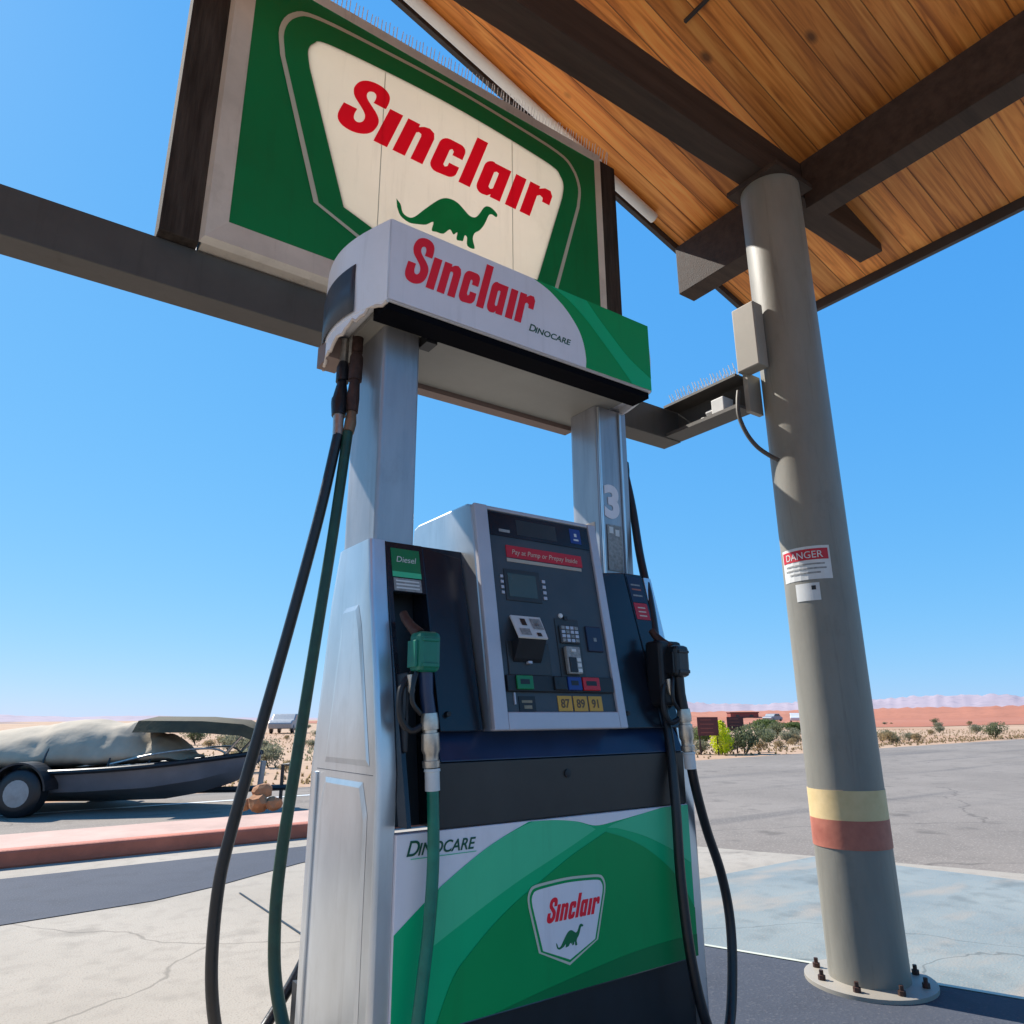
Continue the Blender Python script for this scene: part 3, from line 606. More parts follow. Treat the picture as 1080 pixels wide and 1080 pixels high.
# screen head
hd = bmesh.new(); prof = [(-.026, .97), (.074, 1.553), (.10, 1.562), (.37, 1.562), (.40, 1.553), (.50, .97)]
loft(hd, [[(x, y, z) for y, z in prof] for x in (.226, .652)]); head = link('screen_head', hd, 'steel', fd, bevel=.006)
tl_ = Vector((0, .102, .582)).normalized(); nn = Vector((0, -.582, .102)).normalized()
def ff(offs):       # map (x, z) measured on the leaning face
    return lambda a, b, c: Vector((a, -.03+(b-.97)*.102/.582, b))+nn*(offs+c)
def fbox(name, m, x0, x1, z0, z1, o0, o1, par=None, bevel=0.):
    bm = bmesh.new(); box(bm, x0, x1, z0, z1, o0, o1)
    for v in bm.verts: v.co = ff(0)(v.co.x, v.co.y, v.co.z)
    return link(name, bm, m, par or head, bevel=bevel)
bm = bmesh.new(); box(bm, .224, .266, .97, 1.552, 0, .016); box(bm, .626, .654, .97, 1.552, 0, .016); box(bm, .266, .626, .97, 1.012, 0, .016); box(bm, .266, .626, 1.541, 1.552, 0, .013)
for v in bm.verts: v.co = ff(0)(v.co.x, v.co.y, v.co.z)
link('bezel', bm, 'bezel', head, bevel=.003)
face = fbox('control_face', 'face', .2665, .6255, 1.0125, 1.5405, 0, .008)
fbox('top_display', 'navy', .270, .622, 1.47, 1.537, .008, .0105, face)
fbox('display_window', 'charcoal', .36, .50, 1.48, 1.525, .0105, .0112, face)
def ftext(s, size, x, z, m, o=.0115, par=None, **k):
    bm = text_bm(s, size, .0006, **k); return put(bm, lambda a, b, c: ff(o)(x+a, z+b, c), 'lettering', m, par or face)
fbox('pay_badge', 'blue', .552, .592, 1.483, 1.528, .0105, .0115, face)
fbox('badge_print', 'sticker', .564, .582, 1.492, 1.497, .0115, .0120, face); fbox('badge_print', 'sticker', .568, .577, 1.504, 1.514, .0115, .0120, face)
fbox('display_caption', 'stickg', .300, .336, 1.482, 1.490, .0105, .0110, face)
bn = fbox('banner', 'banner', .318, .583, 1.412, 1.446, .008, .010, face)
ftext('Pay at Pump or Prepay Inside', .0195, .450, 1.422, 'sign_cream', .0105, bn, align='CENTER', shear=.2)
fbox('banner_strip', 'sign_cream', .318, .578, 1.400, 1.409, .008, .010, face)
fbox('screen_surround', 'charcoal', .302, .420, 1.292, 1.378, .008, .0105, face, .002)
fbox('screen', 'lcd', .312, .405, 1.303, 1.366, .0105, .0115, face)
for i in range(4):
    fbox('soft_key', 'bezel', .289, .298, 1.308+i*.0145, 1.316+i*.0145, .008, .0115, face, .001)
    fbox('soft_key', 'bezel', .426, .437, 1.303+i*.0155, 1.312+i*.0155, .008, .0115, face, .001)
# receipt slot unit
rb = bmesh.new(); box(rb, .285, .42, 1.10, 1.185, .008, .012)
for v in rb.verts: v.co = ff(0)(*v.co)
ru = link('receipt_unit', rb, 'charcoal', head, bevel=.002)
bm = bmesh.new()
q = [(.298, 1.185, .052), (.388, 1.185, .052), (.402, 1.252, .012), (.306, 1.252, .012)]
t_ = [bm.verts.new(ff(p[2])(p[0], p[1], 0)) for p in q]; b_ = [bm.verts.new(ff(p[2]-.004)(p[0], p[1]-.002, 0)) for p in q]
bm.faces.new(t_); bm.faces.new(b_[::-1])
for i in range(4): bm.faces.new((t_[i], b_[i], b_[(i+1) % 4], t_[(i+1) % 4]))
pt_ = link('instruction_plate', bm, 'sticker', ru)
def onplate(x0, x1, z0, z1, m, name):
    bm = bmesh.new(); zz = lambda z: .0535+(z-1.185)*(-.04/.067)
    v = [bm.verts.new(ff(zz(z))(x+(z-1.185)*.12, z, 0)) for x, z in ((x0, z0), (x1, z0), (x1, z1), (x0, z1))]; bm.faces.new(v); link(name, bm, m, pt_)
onplate(.322, .338, 1.222, 1.243, 'charcoal', 'plate_symbol'); onplate(.354, .388, 1.212, 1.245, 'stickg', 'plate_symbol'); onplate(.362, .378, 1.222, 1.238, 'sticker', 'plate_symbol')
onplate(.308, .340, 1.192, 1.212, 'stickg', 'plate_symbol'); onplate(.358, .372, 1.190, 1.201, 'charcoal', 'plate_symbol')
bm = bmesh.new(); a = [ff(.010)(.300, 1.184, 0), ff(.010)(.386, 1.184, 0), ff(.048)(.386, 1.184, 0), ff(.048)(.300, 1.184, 0)]; b = [ff(.010)(.300, 1.13, 0), ff(.010)(.386, 1.13, 0), ff(.02)(.386, 1.14, 0), ff(.02)(.300, 1.14, 0)]
loft(bm, [b, a]); link('receipt_spout', bm, 'black', ru)
fbox('receipt_slot', 'bezel', .340, .352, 1.128, 1.134, .012, .022, ru)
# keypad and card reader
fbox('reader_column', 'charcoal', .452, .535, 1.10, 1.255, .008, .0105, face, .002)
kb = fbox('keypad', 'face', .462, .528, 1.188, 1.236, .0105, .016, head, .002)
for i in range(4):
    for j in range(4): fbox('key', 'bezel' if (i+j) % 3 else 'stickg', .466+i*.0152, .477+i*.0152, 1.191+j*.0113, 1.199+j*.0113, .016, .019, kb)
lathe('reader_lamp', 'sticker', face, ff(.009)(.475, 1.263, 0), nn, [(0, .007), (.004, .006)])
fbox('beeper', 'black', .484, .496, 1.252, 1.262, .008, .013, face)
cr_ = fbox('card_reader', 'stickg', .468, .516, 1.106, 1.178, .0105, .024, head, .003)
fbox('reader_slot', 'black', .472, .495, 1.110, 1.148, .024, .027, cr_); fbox('slot_light', 'sticker', .484, .498, 1.163, 1.170, .024, .027, cr_)
for k in range(3): fbox('reader_print', 'sticker', .499, .512, 1.110+k*.014, 1.119+k*.014, .024, .0255, cr_)
nf = fbox('contactless_pad', 'navyblue', .556, .612, 1.170, 1.240, .008, .014, face, .003)
fbox('pad_symbol', 'stickg', .579, .589, 1.198, 1.208, .014, .0145, nf)
# grade buttons
fbox('button_bar', 'black', .272, .620, 1.060, 1.100, .008, .018, face, .002)
def gbtn(x0, x1, m):
    g = fbox('grade_button', m, x0, x1, 1.064, 1.098, .018, .024, head, .002); fbox('button_window', 'black', x0+.010, x1-.012, 1.076, 1.088, .024, .0245, g); return g
gbtn(.297, .347, 'tick_gr'); gbtn(.415, .455, 'black'); gbtn(.459, .505, 'blue'); gbtn(.510, .568, 'banner')
def grade(x0, x1, s):
    g = fbox('octane_label', 'amber', x0, x1, 1.014, 1.052, .008, .010, head)
    put(text_bm(s, .030, .0006, bold=.0006, sx=.95), lambda a, b, c: ff(.0105)((x0+x1)/2+a, 1.023+b, c), 'lettering', 'amber_dk', g)
grade(.428, .474, '87'); grade(.480, .526, '89'); grade(.532, .578, '91')
dl = fbox('diesel_label', 'black', .306, .356, 1.014, 1.050, .008, .010, head)
fbox('label_print', 'brass', .314, .346, 1.034, 1.040, .010, .0105, dl); fbox('label_print', 'brass', .320, .344, 1.020, 1.028, .010, .0105, dl)
fbox('bar_trim', 'bezel', .292, .296, 1.030, 1.058, .008, .012, face)
# stickers on the upright panels
def lean(offs): return lambda a, b, c: Vector((a, yf(b)-offs-c, b))
def lbox(name, m, x0, x1, z0, z1, o0, o1, par=fd):
    bm = bmesh.new(); box(bm, x0, x1, z0, z1, o0, o1)
    for v in bm.verts: v.co = lean(0)(*v.co)
    return link(name, bm, m, par)
ds = lbox('diesel_sticker', 'tick_gr', .014, .094, 1.338, 1.414, .0005, .0015)
lbox('sticker_band', 'green_lt', .014, .094, 1.338, 1.352, .0015, .002, ds)
put(text_bm('Diesel', .022, .0004, .2), lambda a, b, c: lean(.002)(.054+a, 1.378+b, c), 'lettering', 'sticker', ds)
ws2 = lbox('notice_sticker', 'stickg', .016, .092, 1.302, 1.335, .0005, .0015)
for z in (1.308, 1.317, 1.326): lbox('notice_line', 'sticker', .022, .086, z, z+.004, .0015, .002, ws2)
lbox('side_sticker', 'navyblue', .836, .896, 1.345, 1.43, .0005, .0015)
s2 = lbox('side_sticker', 'banner', .838, .896, 1.290, 1.343, .0005, .0015)
for z in (1.300, 1.313, 1.326): lbox('sticker_line', 'torn', .852, .884, z, z+.004, .0015, .002, s2)
for z, m_ in ((1.40, 'stickg'), (1.385, 'bandr'), (1.365, 'stickg')): lbox('sticker_line', m_, .846, .886, z, z+.005, .0015, .002, s2)
# hood
def hood_plan(inset=0., z=0):
    pts = [(-.08+inset, .0+inset)]+[(-.08-.055*math.sin(math.pi*k/14)+inset, .0+inset+(.44-2*inset)*k/14) for k in range(1, 14)]+[(-.08+inset, .44-inset)]
    pts += [(.875-inset, .44-inset)]+[(.875+.055*math.sin(math.pi*k/14)-inset, .44-inset-(.44-2*inset)*k/14) for k in range(1, 14)]+[(.875-inset, .0+inset)]
    return [(a, b, z) for a, b in pts]
bm = bmesh.new(); loft(bm, [hood_plan(.008, 2.055), hood_plan(.008, 2.03), hood_plan(0, 2.03), hood_plan(-.004, 2.15), hood_plan(0, 2.272), hood_plan(.02, 2.276)], cap=True)
hood = link('hood', bm, 'whitecap', fd, smooth=False)
hood.data.set_sharp_from_angle(angle=R(30)) if hasattr(hood.data, 'set_sharp_from_angle') else None
bx('hood_underside', 'ceil', hood, -.07, .865, .085, .385, 2.036, 2.050)
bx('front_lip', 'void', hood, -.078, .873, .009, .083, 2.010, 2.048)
bx('rear_lip', 'ceil_rim', hood, -.07, .865, .387, .432, 2.020, 2.050)
bx('post_collar', 'black', hood, .087, .12, .09, .14, 2.005, 2.035)
HY = -.0046
def hflat(loops, k, name, m): return put(flat_bm(loops, .0007), lambda a, b, c: Vector((a, -.0048-.0008*k-c, b)), name, m, hood)
hflat([[(-.078, 2.032), (.58, 2.032), (.873, 2.032), (.873, 2.271), (-.078, 2.271)]], 0, 'front_panel', 'white')
G1 = smooth2([(.392, 2.2705), (.44, 2.256), (.475, 2.238), (.515, 2.210), (.549, 2.175), (.572, 2.140), (.585, 2.10), (.590, 2.06), (.588, 2.0325)])
hflat([G1+[(.872, 2.0325), (.872, 2.2705)]], 1, 'green_sweep', 'green_dk')
G2 = smooth2([(.455, 2.2705), (.53, 2.243), (.60, 2.198), (.645, 2.160), (.68, 2.130), (.73, 2.085), (.785, 2.0325)])
hflat([G2+[(.872, 2.0325), (.872, 2.2705)]], 2, 'light_sweep', 'green_md')
hflat([smooth2([(.60, 2.2705), (.66, 2.215), (.72, 2.165), (.78, 2.120), (.872, 2.075)])+[(.872, 2.2705)]], 3, 'soft_sweep', 'green_dk')
bm, w = brand(.102, .0012, .34); put(bm, lambda a, b, c: Vector((-.040+a*.715, -.0064-c, 2.103+b)), 'lettering', 'red', hood)
put(text_bm('D', .034, .0007, .3, 'LEFT', .0004), lambda a, b, c: Vector((.368+a, -.0058-c, 2.089+b)), 'small_lettering', 'text_dk', hood)
put(text_bm('INOCARE', .0275, .0007, .3, 'LEFT', .0004, 1.12), lambda a, b, c: Vector((.391+a, -.0058-c, 2.089+b)), 'small_lettering', 'text_dk', hood)
# end cap window, green right end and the torn lower edge of the left end
def endmap(t, off_, left=True):     # t = distance along depth 0..0.44
    s = math.sin(math.pi*t/.44)*.055+.004+off_
    return (-.08-s) if left else (.875+s)
def endpatch(name, m, t0, t1, z0, z1, offs, left=True, n=12, par=None, cut=0):
    bm = bmesh.new(); ra = []
    for i in range(n+1):
        t = t0+(t1-t0)*i/n; x = endmap(t, offs, left); zt = z1-(cut*max(0, (t0+.10-t)/.10)**2 if cut else 0)
        ra.append((bm.verts.new((x, t, z0)), bm.verts.new((x, t, zt))))
    for a, b in zip(ra, ra[1:]): bm.faces.new((a[0], b[0], b[1], a[1]))
    o = link(name, bm, m, par or hood, smooth=True); sm = o.modifiers.new('solid', 'SOLIDIFY'); sm.thickness = .0015; return o
endpatch('end_window', 'grey_slate', .11, .37, 2.036, 2.18, .0025)
endpatch('green_end', 'green_dk', .004, .436, 2.034, 2.268, .0015, left=False)
bm = bmesh.new(); top = []; bot = []
for i in range(25):
    t = .004+.36*i/24; x = endmap(t, -.006)
    zb = 2.028-.05*min(1, max(0, (t-.06)/.22))-.006*math.sin(i*1.3)-.004*math.sin(i*2.9)
    top.append((x, t, 2.034)); bot.append((x, t, zb))
loft(bm, [[(a, b, c) for a, b, c in q] for q in [[(p[0], p[1], p[2]) for p in (top[i], (top[i][0]+.008, top[i][1], top[i][2]), (bot[i][0]+.008, bot[i][1], bot[i][2]), bot[i])] for i in range(25)]])
sk = link('end_skirt', bm, 'whitecap', hood)
tb('torn_edge', 'torn', hood, [(p[0]+.003, p[1], p[2]-.001) for p in bot], .0045, 8)
bx('end_skirt_inner', 'ceil_rim', hood, -.125, -.07, .27, .36, 1.975, 2.04)

# ------------------------------------------------------------------ hoses and nozzles (each hose with its nozzle lifts off as one thing)
def nozzle(par, o, cover, side=1, boot=True):
    o = Vector(o)
    def P(x, y, z): return tuple(o+Vector((x, y, z)))
    sp = tb('spout', 'rust', par, [P(-.004, .05, .085), P(-.002, .04, .07), P(.004, .02, .05), P(.012, -.005, .03)], [.010, .011, .012, .015], 14, 0)
    bm = bmesh.new(); box(bm, o.x-.010, o.x+.047, o.y-.047, o.y+.008, o.z-.055, o.z+.035)
    body = link('nozzle_cover', bm, cover, par, bevel=.012)
    bx('cover_rib', cover, body, o.x-.003, o.x+.040, o.y-.051, o.y-.045, o.z-.045, o.z-.035, bevel=.002)
    bx('cover_rib', cover, body, o.x-.003, o.x+.040, o.y-.051, o.y-.045, o.z+.012, o.z+.020, bevel=.002)
    bx('cover_rib', cover, body, o.x-.016, o.x-.009, o.y-.038, o.y+.0, o.z-.045, o.z+.015, bevel=.002)
    tb('handle', 'ledge' if cover == 'hoseteal' else 'black', par, [P(.022, -.018, -.05), P(.026, -.018, -.10), P(.034, -.018, -.145)], [.017, .0155, .016], 14)
    tb('lever', 'rubber', par, [P(.0, -.02, -.05), P(-.012, -.025, -.085), P(-.012, -.025, -.12), P(.012, -.02, -.145)], .0055, 8, 5)
    tb('lever_guard', 'black', par, [P(.0, .0, -.055), P(-.030, -.005, -.09), P(-.030, -.005, -.15), P(-.004, -.005, -.18), P(.03, -.015, -.165)], .008, 8, 5)
    lathe('lever_clip', 'chrome', par, P(-.013, -.012, -.06), (.15, 0, -1), [(0, .007), (.035, .008), (.045, .004)])
    lathe('swivel', 'chrome', par, P(.035, -.018, -.143), (.07, 0, -1), [(0, .018), (.02, .0205), (.035, .0195), (.036, .016), (.042, .016), (.043, .020), (.078, .021), (.088, .017), (.10, .017), (.101, .020), (.115, .019)])
    lathe('hose_collar', 'sticker', par, P(.045, -.018, -.26), (.05, 0, -1), [(0, .0175), (.006, .0185), (.007, .0165), (.046, .0165)])
    return P(.047, -.018, -.30)
def fitting(par, pts, rads, m, seg=14): return tb('breakaway_fitting', m, par, pts, rads, seg)
# 1: green diesel hose, front left
h1 = thing('fuel_hose', 'green hose ending in the green covered diesel nozzle in the left recess', 'fuel hose', (-.06, .2, 1.75))
def hoff(h, o): o.location = -Vector(h.location); return o
class G: pass
def make_hose(h, parts):
    # parts are written in site coordinates, then shifted to the hose's base
    for o in list(h.children):
        o.location = Vector(o.location)-Vector(h.location)
end = nozzle(h1, (.022, -.012, 1.155), 'hoseteal')
tb('hose', 'hosegreen', h1, [(-.080, .205, 1.735), (-.103, .205, 1.455), (-.128, .212, 1.171), (-.148, .225, .91), (-.163, .235, .709), (-.167, .232, .576), (-.158, .215, .45), (-.130, .15, .33), (-.08, .06, .265), (-.02, -.03, .27), (.025, -.055, .36)], .0135, 12, 8)
tb('hose', 'hoseteal', h1, [(.025, -.055, .36), (.046, -.05, .50), (.060, -.046, .60), (.069, -.040, .70), (.070, -.036, .78), (end[0]-.001, end[1], end[2]+.03)], .0135, 12, 8)
fitting(h1, [(-.055, .235, 2.04), (-.056, .235, 1.99)], [.016, .016], 'rust')
fitting(h1, [(-.056, .235, 1.99), (-.058, .230, 1.97), (-.060, .228, 1.90)], [.013, .019, .019], 'rust')
fitting(h1, [(-.061, .226, 1.90), (-.066, .220, 1.84), (-.068, .218, 1.80)], [.014, .018, .017], 'rust')
fitting(h1, [(-.068, .218, 1.80), (-.072, .212, 1.765), (-.078, .207, 1.735)], [.013, .016, .0145], 'brass')
make_hose(h1, None)
# 2: black hose, to the far side nozzle
h2 = thing('fuel_hose', 'black hose on the far left, swinging out beside the silver casing', 'fuel hose', (-.10, .25, 1.75))
tb('hose', 'rubber', h2, [(-.103, .215, 1.726), (-.134, .225, 1.505), (-.176, .252, 1.239), (-.217, .281, .994), (-.255, .309, .768), (-.270, .322, .632), (-.262, .335, .461), (-.22, .38, .32), (-.15, .46, .25), (-.06, .54, .28), (.06, .57, .45), (.14, .53, .79)], .0135, 12, 8)
fitting(h2, [(-.078, .275, 2.04), (-.080, .27, 1.96)], [.013, .013], 'chrome')
fitting(h2, [(-.080, .27, 1.965), (-.083, .262, 1.945), (-.086, .255, 1.90)], [.013, .018, .018], 'rubber')
fitting(h2, [(-.086, .255, 1.90), (-.090, .247, 1.87), (-.096, .240, 1.835)], [.012, .017, .02], 'rubber')
fitting(h2, [(-.096, .24, 1.835), (-.098, .235, 1.825), (-.100, .228, 1.785)], [.022, .022, .019], 'rubber')
fitting(h2, [(-.100, .228, 1.785), (-.102, .222, 1.76), (-.103, .216, 1.722)], [.015, .014, .0145], 'chrome')
nozzle(h2, (.10, .52, 1.12), 'rubber'); make_hose(h2, None)
# 3: black hose and nozzle on the right
h3 = thing('fuel_hose', 'black hose with the black nozzle hung at the right edge of the dispenser', 'fuel hose', (.93, .1, 1.8))
end3 = nozzle(h3, (.846, -.020, 1.165), 'rubber')
tb('hose', 'rubber', h3, [(.965, .235, 1.86), (.962, .20, 1.70), (.945, .16, 1.52), (.925, .11, 1.36), (.900, .07, 1.22), (.868, .035, 1.08), (.850, -.005, .94), (.832, -.03, .77), (.828, -.035, .58), (.836, -.045, .40), (.862, -.055, .26), (.915, -.05, .19), (.985, -.03, .22), (1.038, -.01, .34), (1.055, -.0, .46), (1.032, -.0, .575), (.975, -.01, .69), (.925, -.025, .80), (end3[0], end3[1], end3[2]+.02)], .0135, 12, 8)
fitting(h3, [(.962, .245, 1.97), (.964, .242, 1.93), (.965, .24, 1.86)], [.012, .019, .018], 'rubber')
fitting(h3, [(.965, .238, 1.87), (.965, .236, 1.84), (.964, .23, 1.80)], [.022, .022, .016], 'rubber')
tb('hose_feed', 'rubber', h3, [(.94, .26, 2.04), (.958, .25, 2.0), (.962, .245, 1.96)], .011, 10)
make_hose(h3, None)
# 4: rear right hose
h4 = thing('fuel_hose', 'second black hose hanging behind the right post to the rear nozzle', 'fuel hose', (.96, .4, 1.8))
tb('hose', 'rubber', h4, [(.95, .31, 2.03), (.955, .33, 1.85), (.965, .37, 1.60), (.975, .41, 1.35), (.985, .46, 1.0), (1.0, .53, .65), (.98, .60, .35), (.93, .60, .25), (.90, .58, .45), (.895, .56, .78)], .0135, 12, 8)
nozzle(h4, (.87, .565, 1.12), 'rubber'); make_hose(h4, None)
# holster boots of the right side
bx('nozzle_boot', 'black', fd, .812, .905, -.028, .035, 1.03, 1.215, bevel=.01)
bx('nozzle_boot', 'black', fd, .004, .012, -.020, .06, .93, 1.10, bevel=.003)

# ------------------------------------------------------------------ things in the distance
def leafbush(name, m, w, h, n, leaf, seed, trunk=False, lobes=7):
    rs = random.Random(seed); bm = bmesh.new(); cs = []
    for k in range(lobes):
        a = rs.uniform(0, 6.3); d = rs.uniform(0, .62)*w/2
        cs.append((Vector((d*math.cos(a), d*math.sin(a), h*rs.uniform(.35, .72))), rs.uniform(.18, .34)*w, h*rs.uniform(.2, .34)))
    for i in range(n):
        c, rw, rh = rs.choice(cs); d = Vector((rs.gauss(0, 1), rs.gauss(0, 1), rs.gauss(0, 1))).normalized()*rs.uniform(.55, 1.05)
        p = c+Vector((d.x*rw, d.y*rw, d.z*rh)); p.z = max(p.z, .02)
        e = Euler((rs.uniform(0, 6.3), rs.uniform(0, 6.3), rs.uniform(0, 6.3))).to_matrix(); s = leaf*rs.uniform(.6, 1.4)
        bm.faces.new([bm.verts.new(p+e @ Vector(q)) for q in ((-s, -s*.5, 0), (s, -s*.5, 0), (s*.8, s*.5, 0), (-s*.7, s*.5, 0))])
    return link(name, bm, m)
def stems(m, w, h, seed, par, name='stem', n=5, rad=.03):
    rs = random.Random(seed); bm = bmesh.new()
    for k in range(n):
        a = rs.uniform(0, 6.3); tube(bm, [(0, 0, 0), (w*.12*math.cos(a), w*.12*math.sin(a), h*.3), (w*.3*math.cos(a), w*.3*math.sin(a), h*.65)], [rad, rad*.7, rad*.3], 6)
    return link(name, bm, m, par)
protos = {}
def plant(kind, x, y, s, rz, label, cat, group, sz=1.):
    if kind not in protos:
        spec = {'sage': ('sagebrush', 'leaf2', 1.3, .75, 1500, .028, 11), 'dry': ('dry_shrub', 'leaf3', 1.1, .6, 1100, .026, 12), 'olive': ('desert_shrub', 'leaf1', 1.5, 1.0, 1700, .032, 13), 'tree': ('desert_tree', 'leaf4', 3.2, 2.5, 4200, .07, 14)}[kind]
        t = bpy.data.objects.new(spec[0], None); col.objects.link(t)
        c = leafbush('crown' if kind == 'tree' else 'foliage', *spec[1:]); c.parent = t
        stems('bark', spec[2], spec[3], 5, t, 'trunk' if kind == 'tree' else 'stem', 5, .07 if kind == 'tree' else .02); protos[kind] = t; o = t
    else:
        p = protos[kind]; o = p.copy(); col.objects.link(o)
        for ch in p.children: c = ch.copy(); col.objects.link(c); c.parent = o
    o.location = (x, y, 0); o.rotation_euler = (0, 0, rz); o.scale = (s, s, s*sz)
    return tag(o, label, cat, group)
plant('olive', 16.6, 11.75, .85, .4, 'bushy grey green shrub just right of the lime yellow bush', 'shrub', None)
plant('sage', 15.6, 12.5, .55, 1.4, 'pale sagebrush just left of the lime yellow bush', 'shrub', None)
plant('dry', 17.7, 12.15, .62, 2.4, 'low dark scrubby bush at the road edge right of the grey green shrub', 'shrub', None)
plant('sage', 16.35, 12.1, .55, .9, 'pale sagebrush between the lime yellow bush and the grey green shrub', 'shrub', None)
plant('tree', 37.2, 25.8, .62, 0, 'wide rounded desert tree far off near the round column', 'tree', None, .62)
plant('tree', 38.8, 25.0, .50, 1.5, 'low green tree nearest to the round column', 'tree', None, .6)
plant('tree', 17.7, 15.0, .24, 2.2, 'small green tree just right of the dispenser and left of the brown signs', 'tree', None)
plant('tree', 20.5, 16.6, .27, 4.2, 'slim green tree rising behind the two brown signs', 'tree', None)
rs = random.Random(99); cnt = 0
desc = {'sage': 'pale sagebrush clump scattered on the desert', 'dry': 'dry tan shrub scattered on the desert', 'olive': 'olive green shrub scattered on the desert'}
while cnt < 290:
    y = 11+rs.random()**1.7*70; x = rs.uniform(-20, 90)
    if cnt >= 170: y = rs.uniform(12.2, 24); x = rs.uniform(14, 32)
    if cnt >= 205: y = 10.6+rs.random()**1.5*24; x = rs.uniform(-8, 10)
    if y < 12.8 and 14.5 < x < 18.2: continue
    if y < 11.2+max(0, x-12)*.06: continue
    k = rs.choice(['sage', 'sage', 'dry', 'dry', 'olive']); plant(k, x, y, rs.uniform(.4, .85), rs.uniform(0, 6.3), desc[k], 'shrub', desc[k].replace(' clump', '').replace('shrub', 'shrubs')); cnt += 1
bm = bmesh.new(); rg = random.Random(4)
for i in range(9000):
    y = 10.4+rg.random()**2*45; x = rg.uniform(-14, 55)
    if y < 10.4+max(0, x-6)*.06: y += 2
    h = rg.uniform(.03, .09)
    for k in range(3):
        a = rg.uniform(0, 6.3); d = Vector((math.cos(a), math.sin(a), 0)); p = Vector((x, y, 0)); w_ = .028
        bm.faces.new([bm.verts.new(p+Vector((-d.y, d.x, 0))*w_), bm.verts.new(p-Vector((-d.y, d.x, 0))*w_), bm.verts.new(p+d*h*.5+Vector((0, 0, h)))])
tag(link('dry_grass', bm, 'leaf3'), 'thin dry grass tufts covering the desert beyond the road', 'grass', kind='stuff')

def brown_sign(x, y, w, z0, z1, rz, label, posts):
    t = thing('brown_sign', label, 'sign', (x, y, 0), rz)
    p = bx('sign_panel', 'signbrown', t, -w/2, w/2, -.012, .012, z0, z1)
    bm = bmesh.new(); n = 4
    for k in range(n): z = z1-(k+.8)*(z1-z0)/(n+.4); box(bm, -w*.36, w*random.uniform(.1, .36), -.0155, -.0125, z, z+.03)
    link('text_lines', bm, 'adobe', p)
    for q in posts: bx('sign_post', 'rust', t, q*w-.02, q*w+.02, .014, .05, 0, z1-.05)
brown_sign(15.5, 12.1, .56, .50, .99, R(-42), 'left brown road sign on two thin posts by the far road edge', (-.42, .42))
brown_sign(16.75, 12.15, .46, .60, .99, R(-42), 'right brown road sign half hidden behind the lime yellow bush', (.0, .42))
yb = thing('lime_bush', 'bright lime yellow bush, the most vivid plant, in front of the two brown signs', 'shrub', (15.9, 12.0, 0))
bm = bmesh.new(); rq = random.Random(31)
for i in range(1500):
    z = rq.uniform(.03, .86); w_ = .29*math.sin(math.pi*min(1, (z/.86))**.8)**.7+.02
    a = rq.uniform(0, 6.3); d = w_*rq.uniform(.3, 1.08); p = Vector((d*math.cos(a), d*math.sin(a), z+rq.uniform(-.04, .04)))
    e = Euler((rq.uniform(0, 6.3), rq.uniform(0, 6.3), rq.uniform(0, 6.3))).to_matrix(); q_ = .026*rq.uniform(.6, 1.4)
    bm.faces.new([bm.verts.new(p+e @ Vector(q)) for q in ((-q_, -q_*.5, 0), (q_, -q_*.5, 0), (q_*.8, q_*.5, 0), (-q_*.7, q_*.5, 0))])
link('foliage', bm, 'leafy', yb); stems('bark', .5, .8, 3, yb, 'stem', 5, .012)
# parked white car far right
def car(x, y, rz, label, m='carw', s=1.):
    t = thing('parked_car', label, 'car', (x, y, 0), rz)
    prof = [(-2.2, .35), (-2.25, .75), (-2.0, .95), (-1.2, 1.0), (-.7, 1.42), (.9, 1.45), (1.5, .98), (2.15, .85), (2.25, .4)]
    bm = bmesh.new(); loft(bm, [[(a, yy, z if z < 1.1 else z) for a, z in prof] for yy in (-.85, .85)]); link('body', bm, m, t, bevel=.06)
    for yy in (-.862, .852):
        bm = bmesh.new(); loft(bm, [[(a, y2, z) for a, z in ((-1.0, 1.02), (-.6, 1.34), (.8, 1.36), (1.25, 1.02))] for y2 in (yy, yy+.01)]); link('side_window', bm, 'glassd', t)
    for a in (-1.4, 1.4):
        for yy in (-.87, .67): lathe('wheel', 'rubber', t, (a, yy, .33), (0, 1, 0), [(0, .30), (.02, .33), (.18, .33), (.2, .30)])
    return t
car(99.0, 65.0, R(35), 'white parked car far off beside the round column')
car(113, 79, R(10), 'grey parked car far off behind the wide desert tree', 'galv')
car(18.3, 55.4, R(60), 'grey car parked far off on the left, seen between the hanging hoses', 'galv')
# small adobe building
ab = thing('adobe_building', 'small low reddish building on the flat land before the red mesa', 'building', (182, 138, 0), R(-40))
bx('wall', 'adobe', ab, -4, 4, -2.5, 2.5, 0, 2.0); bx('roof', 'signbrown', ab, -4.2, 4.2, -2.7, 2.7, 2.0, 2.25)
for x in (-2.5, 1.5): bx('window', 'glassd', ab, x, x+1, -2.56, -2.505, .8, 1.5)
# rocks by the kerb
t = thing('kerb_rocks', 'small pile of orange sandstone rocks on the kerb island', 'rocks', (1.62, 6.25, 0))
for k, (dx, dy, rd, dz) in enumerate(((0, 0, .11, .20), (.13, -.06, .09, .19), (-.11, .10, .08, .18), (.05, .06, .10, .30), (.16, .08, .07, .18))):
    bm = bmesh.new(); bmesh.ops.create_icosphere(bm, subdivisions=2, radius=rd)
    for v in bm.verts: v.co = v.co*random.uniform(.82, 1.12); v.co.z *= .8
    o = link('rock', bm, 'rock', t); o.location = (dx, dy, dz)
# boat on a trailer, bow towards the right of the picture
bt = thing('boat', 'small grey motor boat under tan and olive covers on a trailer beyond the kerb', 'boat', (2.06, 7.75, 0), R(180-35.5))
